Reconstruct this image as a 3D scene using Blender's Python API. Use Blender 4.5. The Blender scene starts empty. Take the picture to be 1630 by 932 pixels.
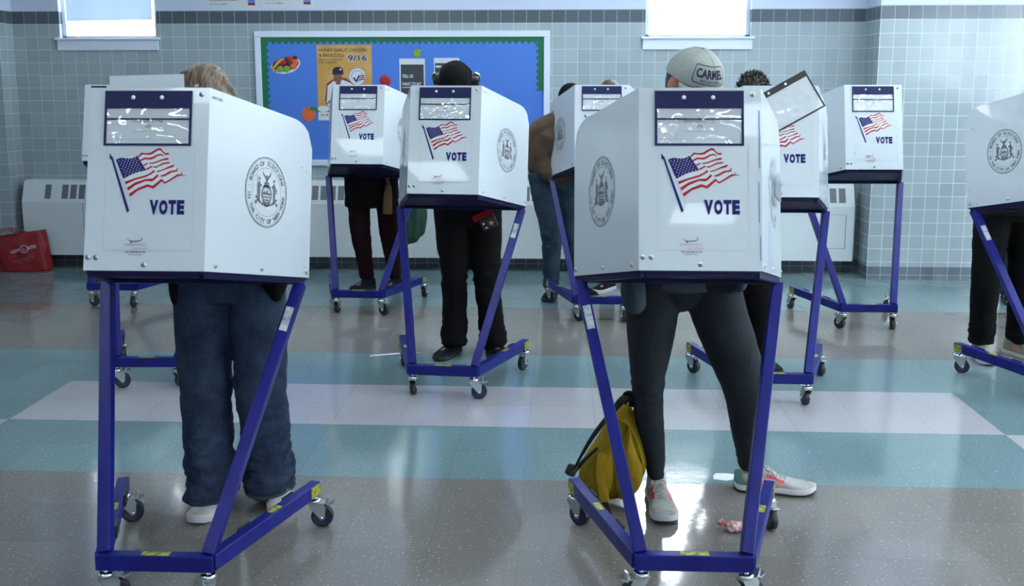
import bpy, math, random
from mathutils import Vector, Matrix, noise
random.seed(7)
C = bpy.context.scene.collection
D = bpy.data
S = bpy.context.scene
PI = math.pi
R = math.radians

# ------------------------------------------------------------------ camera
cd = D.cameras.new('camera'); cam = D.objects.new('camera', cd); C.objects.link(cam)
cam.location = (0, 0, 1.558)
cam.rotation_euler = (PI/2 - 0.15374, 0, 0.0465)
cd.sensor_width = 36.0
cd.lens = 1582.58/1630*36
cd.shift_y = -89.7/1630
cd.clip_start = 0.05; cd.clip_end = 100
cd.dof.use_dof = True; cd.dof.focus_distance = 4.9; cd.dof.aperture_fstop = 5.6
S.camera = cam

# ------------------------------------------------------------------ world, exposure
w = D.worlds.new('daylight'); S.world = w; w.use_nodes = True
bg = w.node_tree.nodes['Background']
bg.inputs['Color'].default_value = (0.86, 0.94, 1.0, 1); bg.inputs['Strength'].default_value = 20.0
S.view_settings.view_transform = 'Standard'; S.view_settings.look = 'None'
S.view_settings.gamma = 1; S.view_settings.use_curve_mapping = False
S.view_settings.exposure = 0.0
CEIL = 3.35
LIGHT_E = 17.5
LIGHT_COL = (0.80, 0.93, 1.0)
# unseen ceiling fixtures, partly read off screen glare, partly added to brighten: x, y
FIX = [(-2.6, -3.4), (-.55, -3.4), (1.5, -3.4), (3.5, -3.4), (5.4, -3.4), (-2.4, -0.7), (1.5, -1.2), (5.4, -1.2), (-3.0, 1.4), (5.4, 1.0),
       (-.55, 3.2), (1.5, 3.2), (3.5, 3.2), (5.4, 3.2), (-2.6, 5.4), (-.55, 5.4), (1.5, 5.4), (3.5, 5.4), (5.4, 5.4), (-1.6, 6.9), (.5, 6.9), (2.6, 6.7), (4.4, 6.7)]  # first and last row here added to brighten the floor and back wall

# ------------------------------------------------------------------ materials
def nodes(name):
    m = D.materials.new(name); m.use_nodes = True
    nt = m.node_tree
    return m, nt, nt.nodes['Principled BSDF']
def setp(p, **k):
    for a, v in k.items():
        a = a.replace('_', ' ')
        if len(v) == 3 if isinstance(v, tuple) else False: v = (*v, 1)
        p.inputs[a].default_value = v
def mat(name, col, rough=.5, metal=0., coat=0., bump=None, spec=.5, var=None):
    """principled; bump=(scale, strength[,stretch]); var=(scale, second colour)"""
    m, nt, p = nodes(name)
    setp(p, Base_Color=col, Roughness=rough, Metallic=metal, Coat_Weight=coat)
    p.inputs['Specular IOR Level'].default_value = spec
    if bump or var:
        tc = nt.nodes.new('ShaderNodeTexCoord'); mp = nt.nodes.new('ShaderNodeMapping')
        nt.links.new(tc.outputs['Object'], mp.inputs['Vector'])
    if bump:
        if len(bump) > 2: mp.inputs['Scale'].default_value = bump[2]
        n = nt.nodes.new('ShaderNodeTexNoise'); n.inputs['Scale'].default_value = bump[0]; n.inputs['Detail'].default_value = 4
        nt.links.new(mp.outputs[0], n.inputs['Vector'])
        b = nt.nodes.new('ShaderNodeBump'); b.inputs['Strength'].default_value = bump[1]; b.inputs['Distance'].default_value = .01
        nt.links.new(n.outputs['Fac'], b.inputs['Height']); nt.links.new(b.outputs[0], p.inputs['Normal'])
    if var:
        n2 = nt.nodes.new('ShaderNodeTexNoise'); n2.inputs['Scale'].default_value = var[0]; n2.inputs['Detail'].default_value = 5
        nt.links.new(mp.outputs[0], n2.inputs['Vector'])
        r = nt.nodes.new('ShaderNodeValToRGB'); r.color_ramp.elements[0].position = .38; r.color_ramp.elements[1].position = .62
        r.color_ramp.elements[0].color = (*col, 1); r.color_ramp.elements[1].color = (*var[1], 1)
        nt.links.new(n2.outputs['Fac'], r.inputs[0]); nt.links.new(r.outputs[0], p.inputs['Base Color'])
    return m
class NT:
    def __init__(s, nt): s.nt = nt
    def m(s, op, a, b=None, c=None):
        n = s.nt.nodes.new('ShaderNodeMath'); n.operation = op
        for i, v in enumerate((a, b, c)):
            if v is None: continue
            if isinstance(v, (int, float)): n.inputs[i].default_value = v
            else: s.nt.links.new(v, n.inputs[i])
        return n.outputs[0]
    def mix(s, f, a, b):
        n = s.nt.nodes.new('ShaderNodeMix'); n.data_type = 'RGBA'
        for i, v in ((0, f), (6, a), (7, b)):
            if isinstance(v, tuple): n.inputs[i].default_value = (*v, 1)
            elif isinstance(v, (int, float)): n.inputs[i].default_value = v
            else: s.nt.links.new(v, n.inputs[i])
        return n.outputs[2]
    def noise(s, vec, sc, det=3, dist=0):
        n = s.nt.nodes.new('ShaderNodeTexNoise'); n.inputs['Scale'].default_value = sc; n.inputs['Detail'].default_value = det
        n.inputs['Distortion'].default_value = dist
        s.nt.links.new(vec, n.inputs['Vector']); return n.outputs['Fac']
    def pos(s):
        g = s.nt.nodes.new('ShaderNodeNewGeometry'); x = s.nt.nodes.new('ShaderNodeSeparateXYZ')
        s.nt.links.new(g.outputs['Position'], x.inputs[0]); return g.outputs['Position'], x.outputs[0], x.outputs[1], x.outputs[2]
    def bump(s, h, st, dist, p, prev=None):
        b = s.nt.nodes.new('ShaderNodeBump'); b.inputs['Strength'].default_value = st; b.inputs['Distance'].default_value = dist
        s.nt.links.new(h, b.inputs['Height'])
        if prev: s.nt.links.new(prev, b.inputs['Normal'])
        if p: s.nt.links.new(b.outputs[0], p.inputs['Normal'])
        return b.outputs[0]

X0 = -2.564; T = .3048; Y0 = 4.359
def floor_mat():
    m, nt, p = nodes('vinyl_tile_floor'); N = NT(nt); P, x, y, z = N.pos()
    def between(v, a, b): return N.m('MULTIPLY', N.m('GREATER_THAN', v, a), N.m('LESS_THAN', v, b))
    teal = (0.150, 0.232, 0.250); beige = (0.185, 0.176, 0.164); white = (0.38, 0.38, 0.41)
    isb = N.m('MAXIMUM', N.m('LESS_THAN', y, Y0-2*T), between(y, Y0+4*T, Y0+8*T))
    w1 = N.m('MULTIPLY', between(y, Y0, Y0+2*T), between(x, X0, X0+15*T))
    w2 = N.m('MULTIPLY', N.m('LESS_THAN', y, Y0), N.m('MAXIMUM', between(x, X0+15*T, X0+17*T), between(x, X0-2*T, X0)))
    isw = N.m('MAXIMUM', w1, w2)
    col = N.mix(isb, teal, beige); col = N.mix(isw, col, white)
    # per tile tone
    tx = N.m('FLOOR', N.m('DIVIDE', N.m('SUBTRACT', x, X0), T)); ty = N.m('FLOOR', N.m('DIVIDE', N.m('SUBTRACT', y, Y0), T))
    cv = nt.nodes.new('ShaderNodeCombineXYZ'); nt.links.new(tx, cv.inputs[0]); nt.links.new(ty, cv.inputs[1])
    wn = nt.nodes.new('ShaderNodeTexWhiteNoise'); nt.links.new(cv.outputs[0], wn.inputs['Vector'])
    tone = N.m('ADD', .95, N.m('MULTIPLY', wn.outputs['Value'], .1))
    # speckle
    s1 = N.noise(P, 95, 2); s2 = N.noise(P, 40, 3)
    fl = N.m('GREATER_THAN', s1, .66); dk = N.m('LESS_THAN', s1, .36)
    col = N.mix(N.m('MULTIPLY', fl, .38), col, (0.62, 0.66, 0.66)); col = N.mix(N.m('MULTIPLY', dk, .22), col, (0.05, 0.07, 0.07))
    # mottled scuffs
    big = N.noise(P, 1.6, 5); tone = N.m('MULTIPLY', tone, N.m('ADD', .88, N.m('MULTIPLY', big, .24)))
    # seams
    fx = N.m('FRACT', N.m('DIVIDE', N.m('SUBTRACT', x, X0), T)); fy = N.m('FRACT', N.m('DIVIDE', N.m('SUBTRACT', y, Y0), T))
    seam = N.m('MAXIMUM', N.m('LESS_THAN', fx, .006), N.m('LESS_THAN', fy, .006))
    hs = nt.nodes.new('ShaderNodeHueSaturation'); nt.links.new(col, hs.inputs['Color']); nt.links.new(tone, hs.inputs['Value'])
    c2 = N.mix(N.m('MULTIPLY', seam, .45), hs.outputs[0], (0.06, 0.08, 0.08))
    nt.links.new(c2, p.inputs['Base Color'])
    rg = N.m('ADD', .05, N.m('MULTIPLY', N.noise(P, 5, 5), .12)); nt.links.new(rg, p.inputs['Roughness'])
    p.inputs['Specular IOR Level'].default_value = .75
    b0 = N.bump(N.noise(P, 2.2, 2), .35, .006, None)
    b1 = N.bump(N.noise(P, 14, 3), .22, .0025, None, b0)
    N.bump(seam, -.25, .001, p, b1)
    return m
TP = .1052; TOPZ = 2.145
def wall_mat(name, tile, grout, dark, paint, xoff):
    m, nt, p = nodes(name); N = NT(nt); P, x, y, z = N.pos()
    u = N.m('DIVIDE', N.m('SUBTRACT', N.m('ADD', x, y), xoff), TP); v = N.m('DIVIDE', N.m('SUBTRACT', TOPZ, z), TP)
    fu = N.m('FRACT', u); fv = N.m('FRACT', v)
    g = N.m('MAXIMUM', N.m('LESS_THAN', fu, .045), N.m('LESS_THAN', fv, .045))
    cv = nt.nodes.new('ShaderNodeCombineXYZ'); nt.links.new(N.m('FLOOR', u), cv.inputs[0]); nt.links.new(N.m('FLOOR', v), cv.inputs[1])
    wn = nt.nodes.new('ShaderNodeTexWhiteNoise'); nt.links.new(cv.outputs[0], wn.inputs['Vector'])
    isd = N.m('MAXIMUM', N.m('GREATER_THAN', z, TOPZ-TP), N.m('LESS_THAN', z, .105))
    col = N.mix(isd, tile, dark)
    hs = nt.nodes.new('ShaderNodeHueSaturation'); nt.links.new(col, hs.inputs['Color'])
    nt.links.new(N.m('ADD', .93, N.m('MULTIPLY', wn.outputs['Value'], .14)), hs.inputs['Value'])
    gc = N.mix(N.m('MULTIPLY', isd, .55), grout, dark)
    col = N.mix(g, hs.outputs[0], gc)
    isp = N.m('GREATER_THAN', z, TOPZ)
    col = N.mix(isp, col, paint); nt.links.new(col, p.inputs['Base Color'])
    rg = N.m('ADD', .16, N.m('MAXIMUM', N.m('MULTIPLY', isp, .4), N.m('MULTIPLY', g, .4))); nt.links.new(rg, p.inputs['Roughness'])
    # each glazed tile sits at a slightly different tilt
    tilt = N.m('MULTIPLY', N.m('SUBTRACT', wn.outputs['Value'], .5), N.m('ADD', fu, fv))
    h = N.m('ADD', N.m('MULTIPLY', g, -.5), N.m('MULTIPLY', tilt, .35))
    h = N.m('MULTIPLY', h, N.m('SUBTRACT', 1, isp))
    b0 = N.bump(N.noise(P, 9, 2), .25, .004, None)
    N.bump(h, .5, .003, p, b0)
    return m
M = {}
M['floor'] = floor_mat()
M['wall'] = wall_mat('glazed_wall_tile', (0.300, 0.365, 0.395), (0.44, 0.51, 0.54), (0.072, 0.094, 0.115), (0.50, 0.58, 0.72), .035)
M['wallR'] = wall_mat('glazed_wall_tile_bay', (0.300, 0.365, 0.395), (0.54, 0.61, 0.64), (0.115, 0.145, 0.175), (0.50, 0.58, 0.72), 2.47+7.94)
M['paint'] = mat('painted_plaster', (.62, .66, .72), .6)
M['ceil'] = mat('ceiling_white', (.84, .85, .86), .7)
M['white_trim'] = mat('white_painted_trim', (.62, .70, .82), .35)
M['rad'] = mat('radiator_enamel', (.60, .66, .69), .38, bump=(3, .1))
M['louvre'] = mat('louvre_dark', (.11, .13, .15), .5)
M['panel'] = mat('white_plastic_sheet', (.585, .65, .695), .22, coat=.4, bump=(2.2, .16))
M['panel_edge'] = mat('plastic_sheet_edge', (.45, .5, .53), .5)
M['steel_blue'] = mat('blue_enamel_steel', (.004, .007, .135), .36, bump=(60, .06), spec=.3, var=(9, (.006, .011, .175)))
M['navy_table'] = mat('navy_table', (.004, .005, .045), .5, spec=.2)
M['navy'] = mat('navy_vinyl', (.010, .014, .075), .5, bump=(30, .2), spec=.25)
M['blackvinyl'] = mat('black_vinyl', (.010, .010, .012), .4, bump=(30, .2))
M['pocket_paper'] = mat('pocket_paper', (.66, .71, .73), .5)
M['pr_red'] = mat('print_red', (.40, .008, .018), .45, spec=.25)
M['pr_blue'] = mat('print_blue', (.012, .010, .13), .45, spec=.2)
M['pr_white'] = mat('print_white', (.66, .71, .74), .35)
M['pr_grey'] = mat('print_grey', (.14, .155, .165), .4)
M['pr_seal'] = mat('print_seal_grey', (.15, .17, .185), .4)
M['pr_faint'] = mat('print_faint', (.42, .47, .50), .35)
M['pr_pink'] = mat('print_faded_red', (.52, .20, .24), .4)
M['pr_slate'] = mat('print_faded_blue', (.10, .11, .22), .4)
M['zinc'] = mat('zinc_plated', (.42, .46, .47), .28, metal=.9, bump=(50, .1))
M['chrome'] = mat('chrome', (.7, .74, .76), .12, metal=1)
M['rubber'] = mat('black_rubber', (.012, .013, .015), .5)
M['hub'] = mat('wheel_hub_navy', (.012, .018, .06), .4)
M['snap'] = mat('white_snap', (.72, .78, .76), .3)
M['label_y'] = mat('yellow_warning_label', (.42, .44, .03), .4, var=(60, (.12, .13, .02)))
M['sticker'] = mat('worn_white_sticker', (.55, .6, .63), .5, var=(45, (.22, .25, .28)))
M['tape_grey'] = mat('grey_tape', (.16, .19, .22), .4, bump=(30, .3))
M['paper'] = mat('white_paper', (.68, .74, .77), .6)
def vinyl():
    m = D.materials.new('clear_vinyl'); m.use_nodes = True; nt = m.node_tree; nt.nodes.clear()
    o = nt.nodes.new('ShaderNodeOutputMaterial'); mx = nt.nodes.new('ShaderNodeMixShader'); t = nt.nodes.new('ShaderNodeBsdfTransparent')
    g = nt.nodes.new('ShaderNodeBsdfGlossy'); g.inputs['Roughness'].default_value = .06; g.inputs['Color'].default_value = (1, 1, 1, 1)
    t.inputs['Color'].default_value = (.97, .98, .99, 1)
    tc = nt.nodes.new('ShaderNodeTexCoord'); n = nt.nodes.new('ShaderNodeTexNoise'); n.inputs['Scale'].default_value = 7; n.inputs['Detail'].default_value = 1
    n.inputs['Distortion'].default_value = 1.0
    nt.links.new(tc.outputs['Object'], n.inputs['Vector'])
    b = nt.nodes.new('ShaderNodeBump'); b.inputs['Strength'].default_value = .9; b.inputs['Distance'].default_value = .025
    nt.links.new(n.outputs['Fac'], b.inputs['Height']); nt.links.new(b.outputs[0], g.inputs['Normal'])
    lw = nt.nodes.new('ShaderNodeFresnel'); lw.inputs['IOR'].default_value = 1.75
    nt.links.new(b.outputs[0], lw.inputs['Normal'])
    mx.inputs[0].default_value = .11; nt.links.new(t.outputs[0], mx.inputs[1]); nt.links.new(g.outputs[0], mx.inputs[2])
    nt.links.new(mx.outputs[0], o.inputs[0]); return m
M['vinyl'] = vinyl()
def milky():
    m = vinyl(); m.name = 'milky_vinyl'; nt = m.node_tree; o = [n for n in nt.nodes if n.type == 'OUTPUT_MATERIAL'][0]
    src = o.inputs[0].links[0].from_socket; d = nt.nodes.new('ShaderNodeBsdfDiffuse'); d.inputs[0].default_value = (.82, .87, .90, 1)
    mx = nt.nodes.new('ShaderNodeMixShader'); mx.inputs[0].default_value = .55; nt.links.new(src, mx.inputs[1]); nt.links.new(d.outputs[0], mx.inputs[2]); nt.links.new(mx.outputs[0], o.inputs[0]); return m
M['milky'] = milky()
def glass():
    m = D.materials.new('window_glass'); m.use_nodes = True; nt = m.node_tree; nt.nodes.clear()
    o = nt.nodes.new('ShaderNodeOutputMaterial'); mx = nt.nodes.new('ShaderNodeMixShader'); t = nt.nodes.new('ShaderNodeBsdfTransparent')
    g = nt.nodes.new('ShaderNodeBsdfGlossy'); g.inputs['Roughness'].default_value = .02; mx.inputs[0].default_value = .06
    nt.links.new(t.outputs[0], mx.inputs[1]); nt.links.new(g.outputs[0], mx.inputs[2]); nt.links.new(mx.outputs[0], o.inputs[0]); return m
M['glass'] = glass()
def shade_mat():
    m, nt, p = nodes('translucent_roller_shade'); setp(p, Base_Color=(.62, .68, .74), Roughness=.8)
    o = [n for n in nt.nodes if n.type == 'OUTPUT_MATERIAL'][0]
    tr = nt.nodes.new('ShaderNodeBsdfTranslucent'); tr.inputs['Color'].default_value = (.12, .14, .155, 1)
    mx = nt.nodes.new('ShaderNodeAddShader'); nt.links.new(p.outputs[0], mx.inputs[0]); nt.links.new(tr.outputs[0], mx.inputs[1])
    nt.links.new(mx.outputs[0], o.inputs[0]); return m
M['shade'] = shade_mat()
def emit(name, col, st):
    m = D.materials.new(name); m.use_nodes = True; nt = m.node_tree; nt.nodes.clear()
    o = nt.nodes.new('ShaderNodeOutputMaterial'); e = nt.nodes.new('ShaderNodeEmission'); e.inputs[0].default_value = (*col, 1); e.inputs[1].default_value = st
    nt.links.new(e.outputs[0], o.inputs[0]); return m
M['lamp'] = emit('lamp_diffuser', LIGHT_COL, LIGHT_E)

# ------------------------------------------------------------------ mesh helpers
class MB:
    def __init__(s): s.v = []; s.f = []; s.mi = []; s.sm = []
    def add(s, vs, fs, mi=0, sm=False, mtx=None):
        o = len(s.v)
        s.v += [tuple(mtx @ Vector(v)) if mtx else tuple(v) for v in vs]
        for f in fs: s.f.append([o+i for i in f]); s.mi.append(mi); s.sm.append(sm)
        return s
    def box(s, x0, x1, y0, y1, z0, z1, mi=0, mtx=None):
        v = [(x, y, z) for x in (x0, x1) for y in (y0, y1) for z in (z0, z1)]
        return s.add(v, [(0, 1, 3, 2), (4, 6, 7, 5), (0, 4, 5, 1), (2, 3, 7, 6), (0, 2, 6, 4), (1, 5, 7, 3)], mi, False, mtx)
    def bar(s, a, b, w, h, up=(0, 0, 1), mi=0):
        a = Vector(a); b = Vector(b); t = (b-a).normalized(); up = Vector(up)
        sd = t.cross(up).normalized(); u = sd.cross(t).normalized()
        v = []
        for p in (a, b):
            for i, j in ((-1, -1), (1, -1), (1, 1), (-1, 1)): v.append(p+sd*i*w/2+u*j*h/2)
        return s.add(v, [(3, 2, 1, 0), (4, 5, 6, 7), (0, 1, 5, 4), (1, 2, 6, 5), (2, 3, 7, 6), (3, 0, 4, 7)], mi)
    def tube(s, pts, rad, n=12, side=(1, 0, 0), mi=0, cap=True, sub=1, sm=True):
        v, f = tube(pts, rad, n, side, cap, sub); return s.add(v, f, mi, sm)
    def prism(s, poly, O, ax, up, t, mi=0, sides=True):
        """2D polygon in the frame O, ax, up extruded by vector t"""
        O, ax, up, t = Vector(O), Vector(ax), Vector(up), Vector(t)
        a = [O+ax*p[0]+up*p[1] for p in poly]; n = len(a)
        if t.length < 1e-9: return s.add(a, [tuple(range(n))], mi)
        v = a+[p+t for p in a]
        f = [tuple(range(n-1, -1, -1)), tuple(range(n, 2*n))]+[(i, (i+1) % n, (i+1) % n+n, i+n) for i in range(n)]
        return s.add(v, f, mi)
    def ell(s, c, r, mtx=None, nu=20, nv=12, mi=0, z0=-1.0, z1=1.0):
        v = []; f = []
        for j in range(nv+1):
            a = math.asin(z0+(z1-z0)*0) if False else None
            th0 = math.asin(max(-1, z0)); th1 = math.asin(min(1, z1)); th = th0+(th1-th0)*j/nv
            for i in range(nu):
                ph = 2*PI*i/nu; p = Vector((r[0]*math.cos(th)*math.cos(ph), r[1]*math.cos(th)*math.sin(ph), r[2]*math.sin(th)))
                v.append(Vector(c)+(mtx @ p if mtx else p))
        for j in range(nv):
            for i in range(nu): f.append((j*nu+i, j*nu+(i+1) % nu, (j+1)*nu+(i+1) % nu, (j+1)*nu+i))
        f.append(tuple(range(nu-1, -1, -1))); f.append(tuple(nv*nu+i for i in range(nu)))
        return s.add(v, f, mi, True)
    def mesh(s, name, mats):
        me = D.meshes.new(name); me.from_pydata(s.v, [], s.f)
        for m in mats: me.materials.append(M[m] if isinstance(m, str) else m)
        me.polygons.foreach_set('material_index', s.mi); me.polygons.foreach_set('use_smooth', s.sm); me.update()
        return me
    def build(s, name, mats, parent=None, bevel=0, loc=None):
        if isinstance(mats, str): mats = [mats]
        o = D.objects.new(name, s.mesh(name, mats)); C.objects.link(o)
        if parent: o.parent = parent
        if loc: o.location = loc
        if bevel:
            b = o.modifiers.new('bevel', 'BEVEL'); b.width = bevel; b.segments = 2; b.limit_method = 'ANGLE'
        return o
def crom(P, k):
    """Catmull-Rom resample of a list of tuples"""
    if k <= 1 or len(P) < 3: return [tuple(p) for p in P]
    out = []
    for i in range(len(P)-1):
        p0 = P[max(i-1, 0)]; p1 = P[i]; p2 = P[i+1]; p3 = P[min(i+2, len(P)-1)]
        for j in range(k):
            t = j/k
            out.append(tuple(.5*((2*b)+(-a+c)*t+(2*a-5*b+4*c-d)*t*t+(-a+3*b-3*c+d)*t**3) for a, b, c, d in zip(p0, p1, p2, p3)))
    out.append(tuple(P[-1])); return out
def tube(pts, rad, n=12, side=(1, 0, 0), cap=True, sub=1):
    rr = [(r, r) if isinstance(r, (int, float)) else r for r in rad]
    A = crom([tuple(p)+tuple(r) for p, r in zip(pts, rr)], sub)
    P = [Vector(a[:3]) for a in A]; rr = [a[3:5] for a in A]
    side = Vector(side); rings = []
    def ring(p, t, a, b):
        sd = side-t*side.dot(t)
        if sd.length < .05: sd = Vector((0, 1, 0))-t*t.y
        sd.normalize(); fw = t.cross(sd)
        return [p+sd*a*math.cos(2*PI*i/n)+fw*b*math.sin(2*PI*i/n) for i in range(n)]
    ts = []
    for i in range(len(P)): ts.append((P[min(i+1, len(P)-1)]-P[max(i-1, 0)]).normalized())
    if cap:
        for q in (.98, .8, .45):
            r = math.sqrt(1-q*q); m = min(rr[0]); rings.append(ring(P[0]-ts[0]*q*m, ts[0], rr[0][0]*r, rr[0][1]*r))
    for p, t, r in zip(P, ts, rr): rings.append(ring(p, t, *r))
    if cap:
        for q in (.45, .8, .98):
            r = math.sqrt(1-q*q); m = min(rr[-1]); rings.append(ring(P[-1]+ts[-1]*q*m, ts[-1], rr[-1][0]*r, rr[-1][1]*r))
    v = [x for r in rings for x in r]; f = []
    for j in range(len(rings)-1):
        for i in range(n): f.append((j*n+i, j*n+(i+1) % n, (j+1)*n+(i+1) % n, (j+1)*n+i))
    f.append(tuple(range(n-1, -1, -1))); f.append(tuple((len(rings)-1)*n+i for i in range(n)))
    return v, f
def union(mb, voxel, smooth=2):
    """voxel union of the closed shapes collected in mb -> verts, faces"""
    me = D.meshes.new('tmp'); me.from_pydata(mb.v, [], mb.f); o = D.objects.new('tmp', me); C.objects.link(o)
    r = o.modifiers.new('r', 'REMESH'); r.mode = 'VOXEL'; r.voxel_size = voxel; r.use_smooth_shade = True
    if smooth: s = o.modifiers.new('s', 'SMOOTH'); s.factor = .5; s.iterations = smooth
    dg = bpy.context.evaluated_depsgraph_get(); ev = o.evaluated_get(dg); m2 = D.meshes.new_from_object(ev)
    V = [v.co.copy() for v in m2.vertices]; F = [tuple(p.vertices) for p in m2.polygons]; Nn = [v.normal.copy() for v in m2.vertices]
    D.objects.remove(o); D.meshes.remove(me); D.meshes.remove(m2)
    return V, F, Nn
def tag(o, label=None, cat=None, group=None, kind=None):
    if label: o['label'] = label
    if cat: o['category'] = cat
    if group: o['group'] = group
    if kind: o['kind'] = kind
    return o
def thing(name, label, cat, loc=(0, 0, 0), rz=0, group=None):
    o = D.objects.new(name, None); C.objects.link(o); o.empty_display_size = .1
    o.location = loc; o.rotation_euler = (0, 0, rz); return tag(o, label, cat, group)
_tc = {}
def text2d(s, bold=0.0):
    """Blender's own font as flat 2D geometry, cap height 1, centred horizontally"""
    k = (s, bold)
    if k in _tc: return _tc[k]
    cu = D.curves.new('t', 'FONT'); cu.body = s; cu.size = 1; cu.offset = bold; cu.resolution_u = 3; cu.align_x = 'LEFT'
    o = D.objects.new('t', cu); C.objects.link(o)
    dg = bpy.context.evaluated_depsgraph_get(); me = D.meshes.new_from_object(o.evaluated_get(dg))
    V = [(v.co.x, v.co.y) for v in me.vertices]; F = [tuple(p.vertices) for p in me.polygons]
    D.objects.remove(o); D.curves.remove(cu); D.meshes.remove(me)
    if not V: V = [(0, 0)]; F = []
    x0 = min(v[0] for v in V); x1 = max(v[0] for v in V); ch = .729
    V = [((a-(x0+x1)/2)/ch, b/ch) for a, b in V]
    _tc[k] = (V, F, (x1-x0)/ch); return _tc[k]
class Frame:
    def __init__(s, O, ax, up): s.O = Vector(O); s.ax = Vector(ax).normalized(); s.up = Vector(up).normalized(); s.n = s.ax.cross(s.up)
    def p(s, x, y, off=0): return s.O+s.ax*x+s.up*y+s.n*off
    def poly(s, mb, pts, off, mi=0):
        area = sum(pts[i][0]*pts[(i+1) % len(pts)][1]-pts[(i+1) % len(pts)][0]*pts[i][1] for i in range(len(pts)))
        if area < 0: pts = pts[::-1]
        mb.add([s.p(x, y, off) for x, y in pts], [tuple(range(len(pts)))], mi)
    def text(s, mb, t, x, y, h, wid=None, off=.001, mi=0, rot=0, bold=0.0, align='C'):
        V, F, W = text2d(t, bold); sx = h if wid is None else wid/max(W, 1e-6)
        c, sn = math.cos(rot), math.sin(rot); dx = W*sx/2 if align == 'L' else 0
        mb.add([s.p(x+c*(a*sx+dx)-sn*b*h, y+sn*(a*sx+dx)+c*b*h, off) for a, b in V], F, mi)
    def ring(s, mb, x, y, r, t, off, mi=0, n=64, rx=1, scal=0):
        v = []; 
        for i in range(n):
            a = 2*PI*i/n; k = 1+(scal*(1 if i % 2 else 0))
            v.append(s.p(x+(r-t)*rx*math.cos(a), y+(r-t)*math.sin(a), off)); v.append(s.p(x+r*k*rx*math.cos(a), y+r*k*math.sin(a), off))
        mb.add(v, [(2*i, 2*i+1, (2*i+3) % (2*n), (2*i+2) % (2*n)) for i in range(n)], mi)
    def disc(s, mb, x, y, rx, ry, off, mi=0, n=20, rot=0):
        c, sn = math.cos(rot), math.sin(rot)
        pts = [(rx*math.cos(2*PI*i/n), ry*math.sin(2*PI*i/n)) for i in range(n)]
        s.poly(mb, [(x+c*a-sn*b, y+sn*a+c*b) for a, b in pts], off, mi)
    def rect(s, mb, x0, x1, y0, y1, off, mi=0, t=0):
        if t:
            a = s.p(x0, y0, off)
            mb.prism([(0, 0), (x1-x0, 0), (x1-x0, y1-y0), (0, y1-y0)], a, s.ax, s.up, s.n*t, mi)
        else: s.poly(mb, [(x0, y0), (x1, y0), (x1, y1), (x0, y1)], off, mi)

# ------------------------------------------------------------------ room shell
XL, XR, YB, YF = -4.58, 6.6, 8.30, -4.2
BX, BY = 2.47, 7.94          # the bay of wall that stands forward at the right
LX, LY = -4.58, 8.09         # pilaster at the left
XW = -6.4
def st(o): o['kind'] = 'structure'; return o
st(MB().box(XW-.2, XR+.2, YF-.2, YB+.3, -.12, 0).build('floor', 'floor'))
st(MB().box(XW-.2, XR+.2, YF-.2, YB+.3, CEIL, CEIL+.12).build('ceiling', 'ceil'))
W1 = (-4.175, -3.350, 1.925, 2.95); W2 = (.700, 1.552, 1.925, 2.95)
b = MB(); xs = XL
for wx0, wx1, z0, z1 in (W1, W2):
    b.box(xs, wx0, YB, YB+.25, 0, CEIL); b.box(wx0, wx1, YB, YB+.25, 0, z0); b.box(wx0, wx1, YB, YB+.25, z1, CEIL); xs = wx1
b.box(xs, XR+.2, YB, YB+.25, 0, CEIL)
b.box(XW-.2, XL, LY, YB+.25, 0, CEIL)     # pilaster
st(b.build('wall_back', 'wall'))
st(MB().box(BX, XR, BY, YB, 0, CEIL).build('wall_bay', 'wallR'))
st(MB().box(XW-.2, XW, YF, LY, 0, CEIL).build('wall_left', 'wall'))
WR_ = [(-2.6, -1.0), (.2, 1.8), (3.0, 4.6), (5.5, 7.1)]; WZ = (1.15, 2.95)  # unseen windows, added to let stronger daylight in from the right
b = MB(); ys = YF
for ya, yb in WR_:
    b.box(XR, XR+.2, ys, ya, 0, CEIL); b.box(XR, XR+.2, ya, yb, 0, WZ[0]); b.box(XR, XR+.2, ya, yb, WZ[1], CEIL); ys = yb
b.box(XR, XR+.2, ys, YB, 0, CEIL); st(b.build('wall_right', 'wall'))
for k, (ya, yb) in enumerate(WR_):
    f = MB(); t = .05
    f.box(XR+.05, XR+.12, ya, ya+t, *WZ); f.box(XR+.05, XR+.12, yb-t, yb, *WZ); f.box(XR+.05, XR+.12, ya+t, yb-t, WZ[0], WZ[0]+t); f.box(XR+.05, XR+.12, ya+t, yb-t, WZ[1]-t, WZ[1])
    f.box(XR+.06, XR+.10, (ya+yb)/2-.02, (ya+yb)/2+.02, WZ[0]+t, WZ[1]-t); f.box(XR-.05, XR+.05, ya-.05, yb+.05, WZ[0]-.03, WZ[0])
    o = st(f.build('window_%d' % (k+3), 'white_trim')); MB().box(XR+.083, XR+.087, ya+t, yb-t, WZ[0]+t, WZ[1]-t).build('glass', 'glass', o)
st(MB().box(XW-.2, XR+.2, YF-.2, YF, 0, CEIL).build('wall_front', 'paint'))
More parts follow.
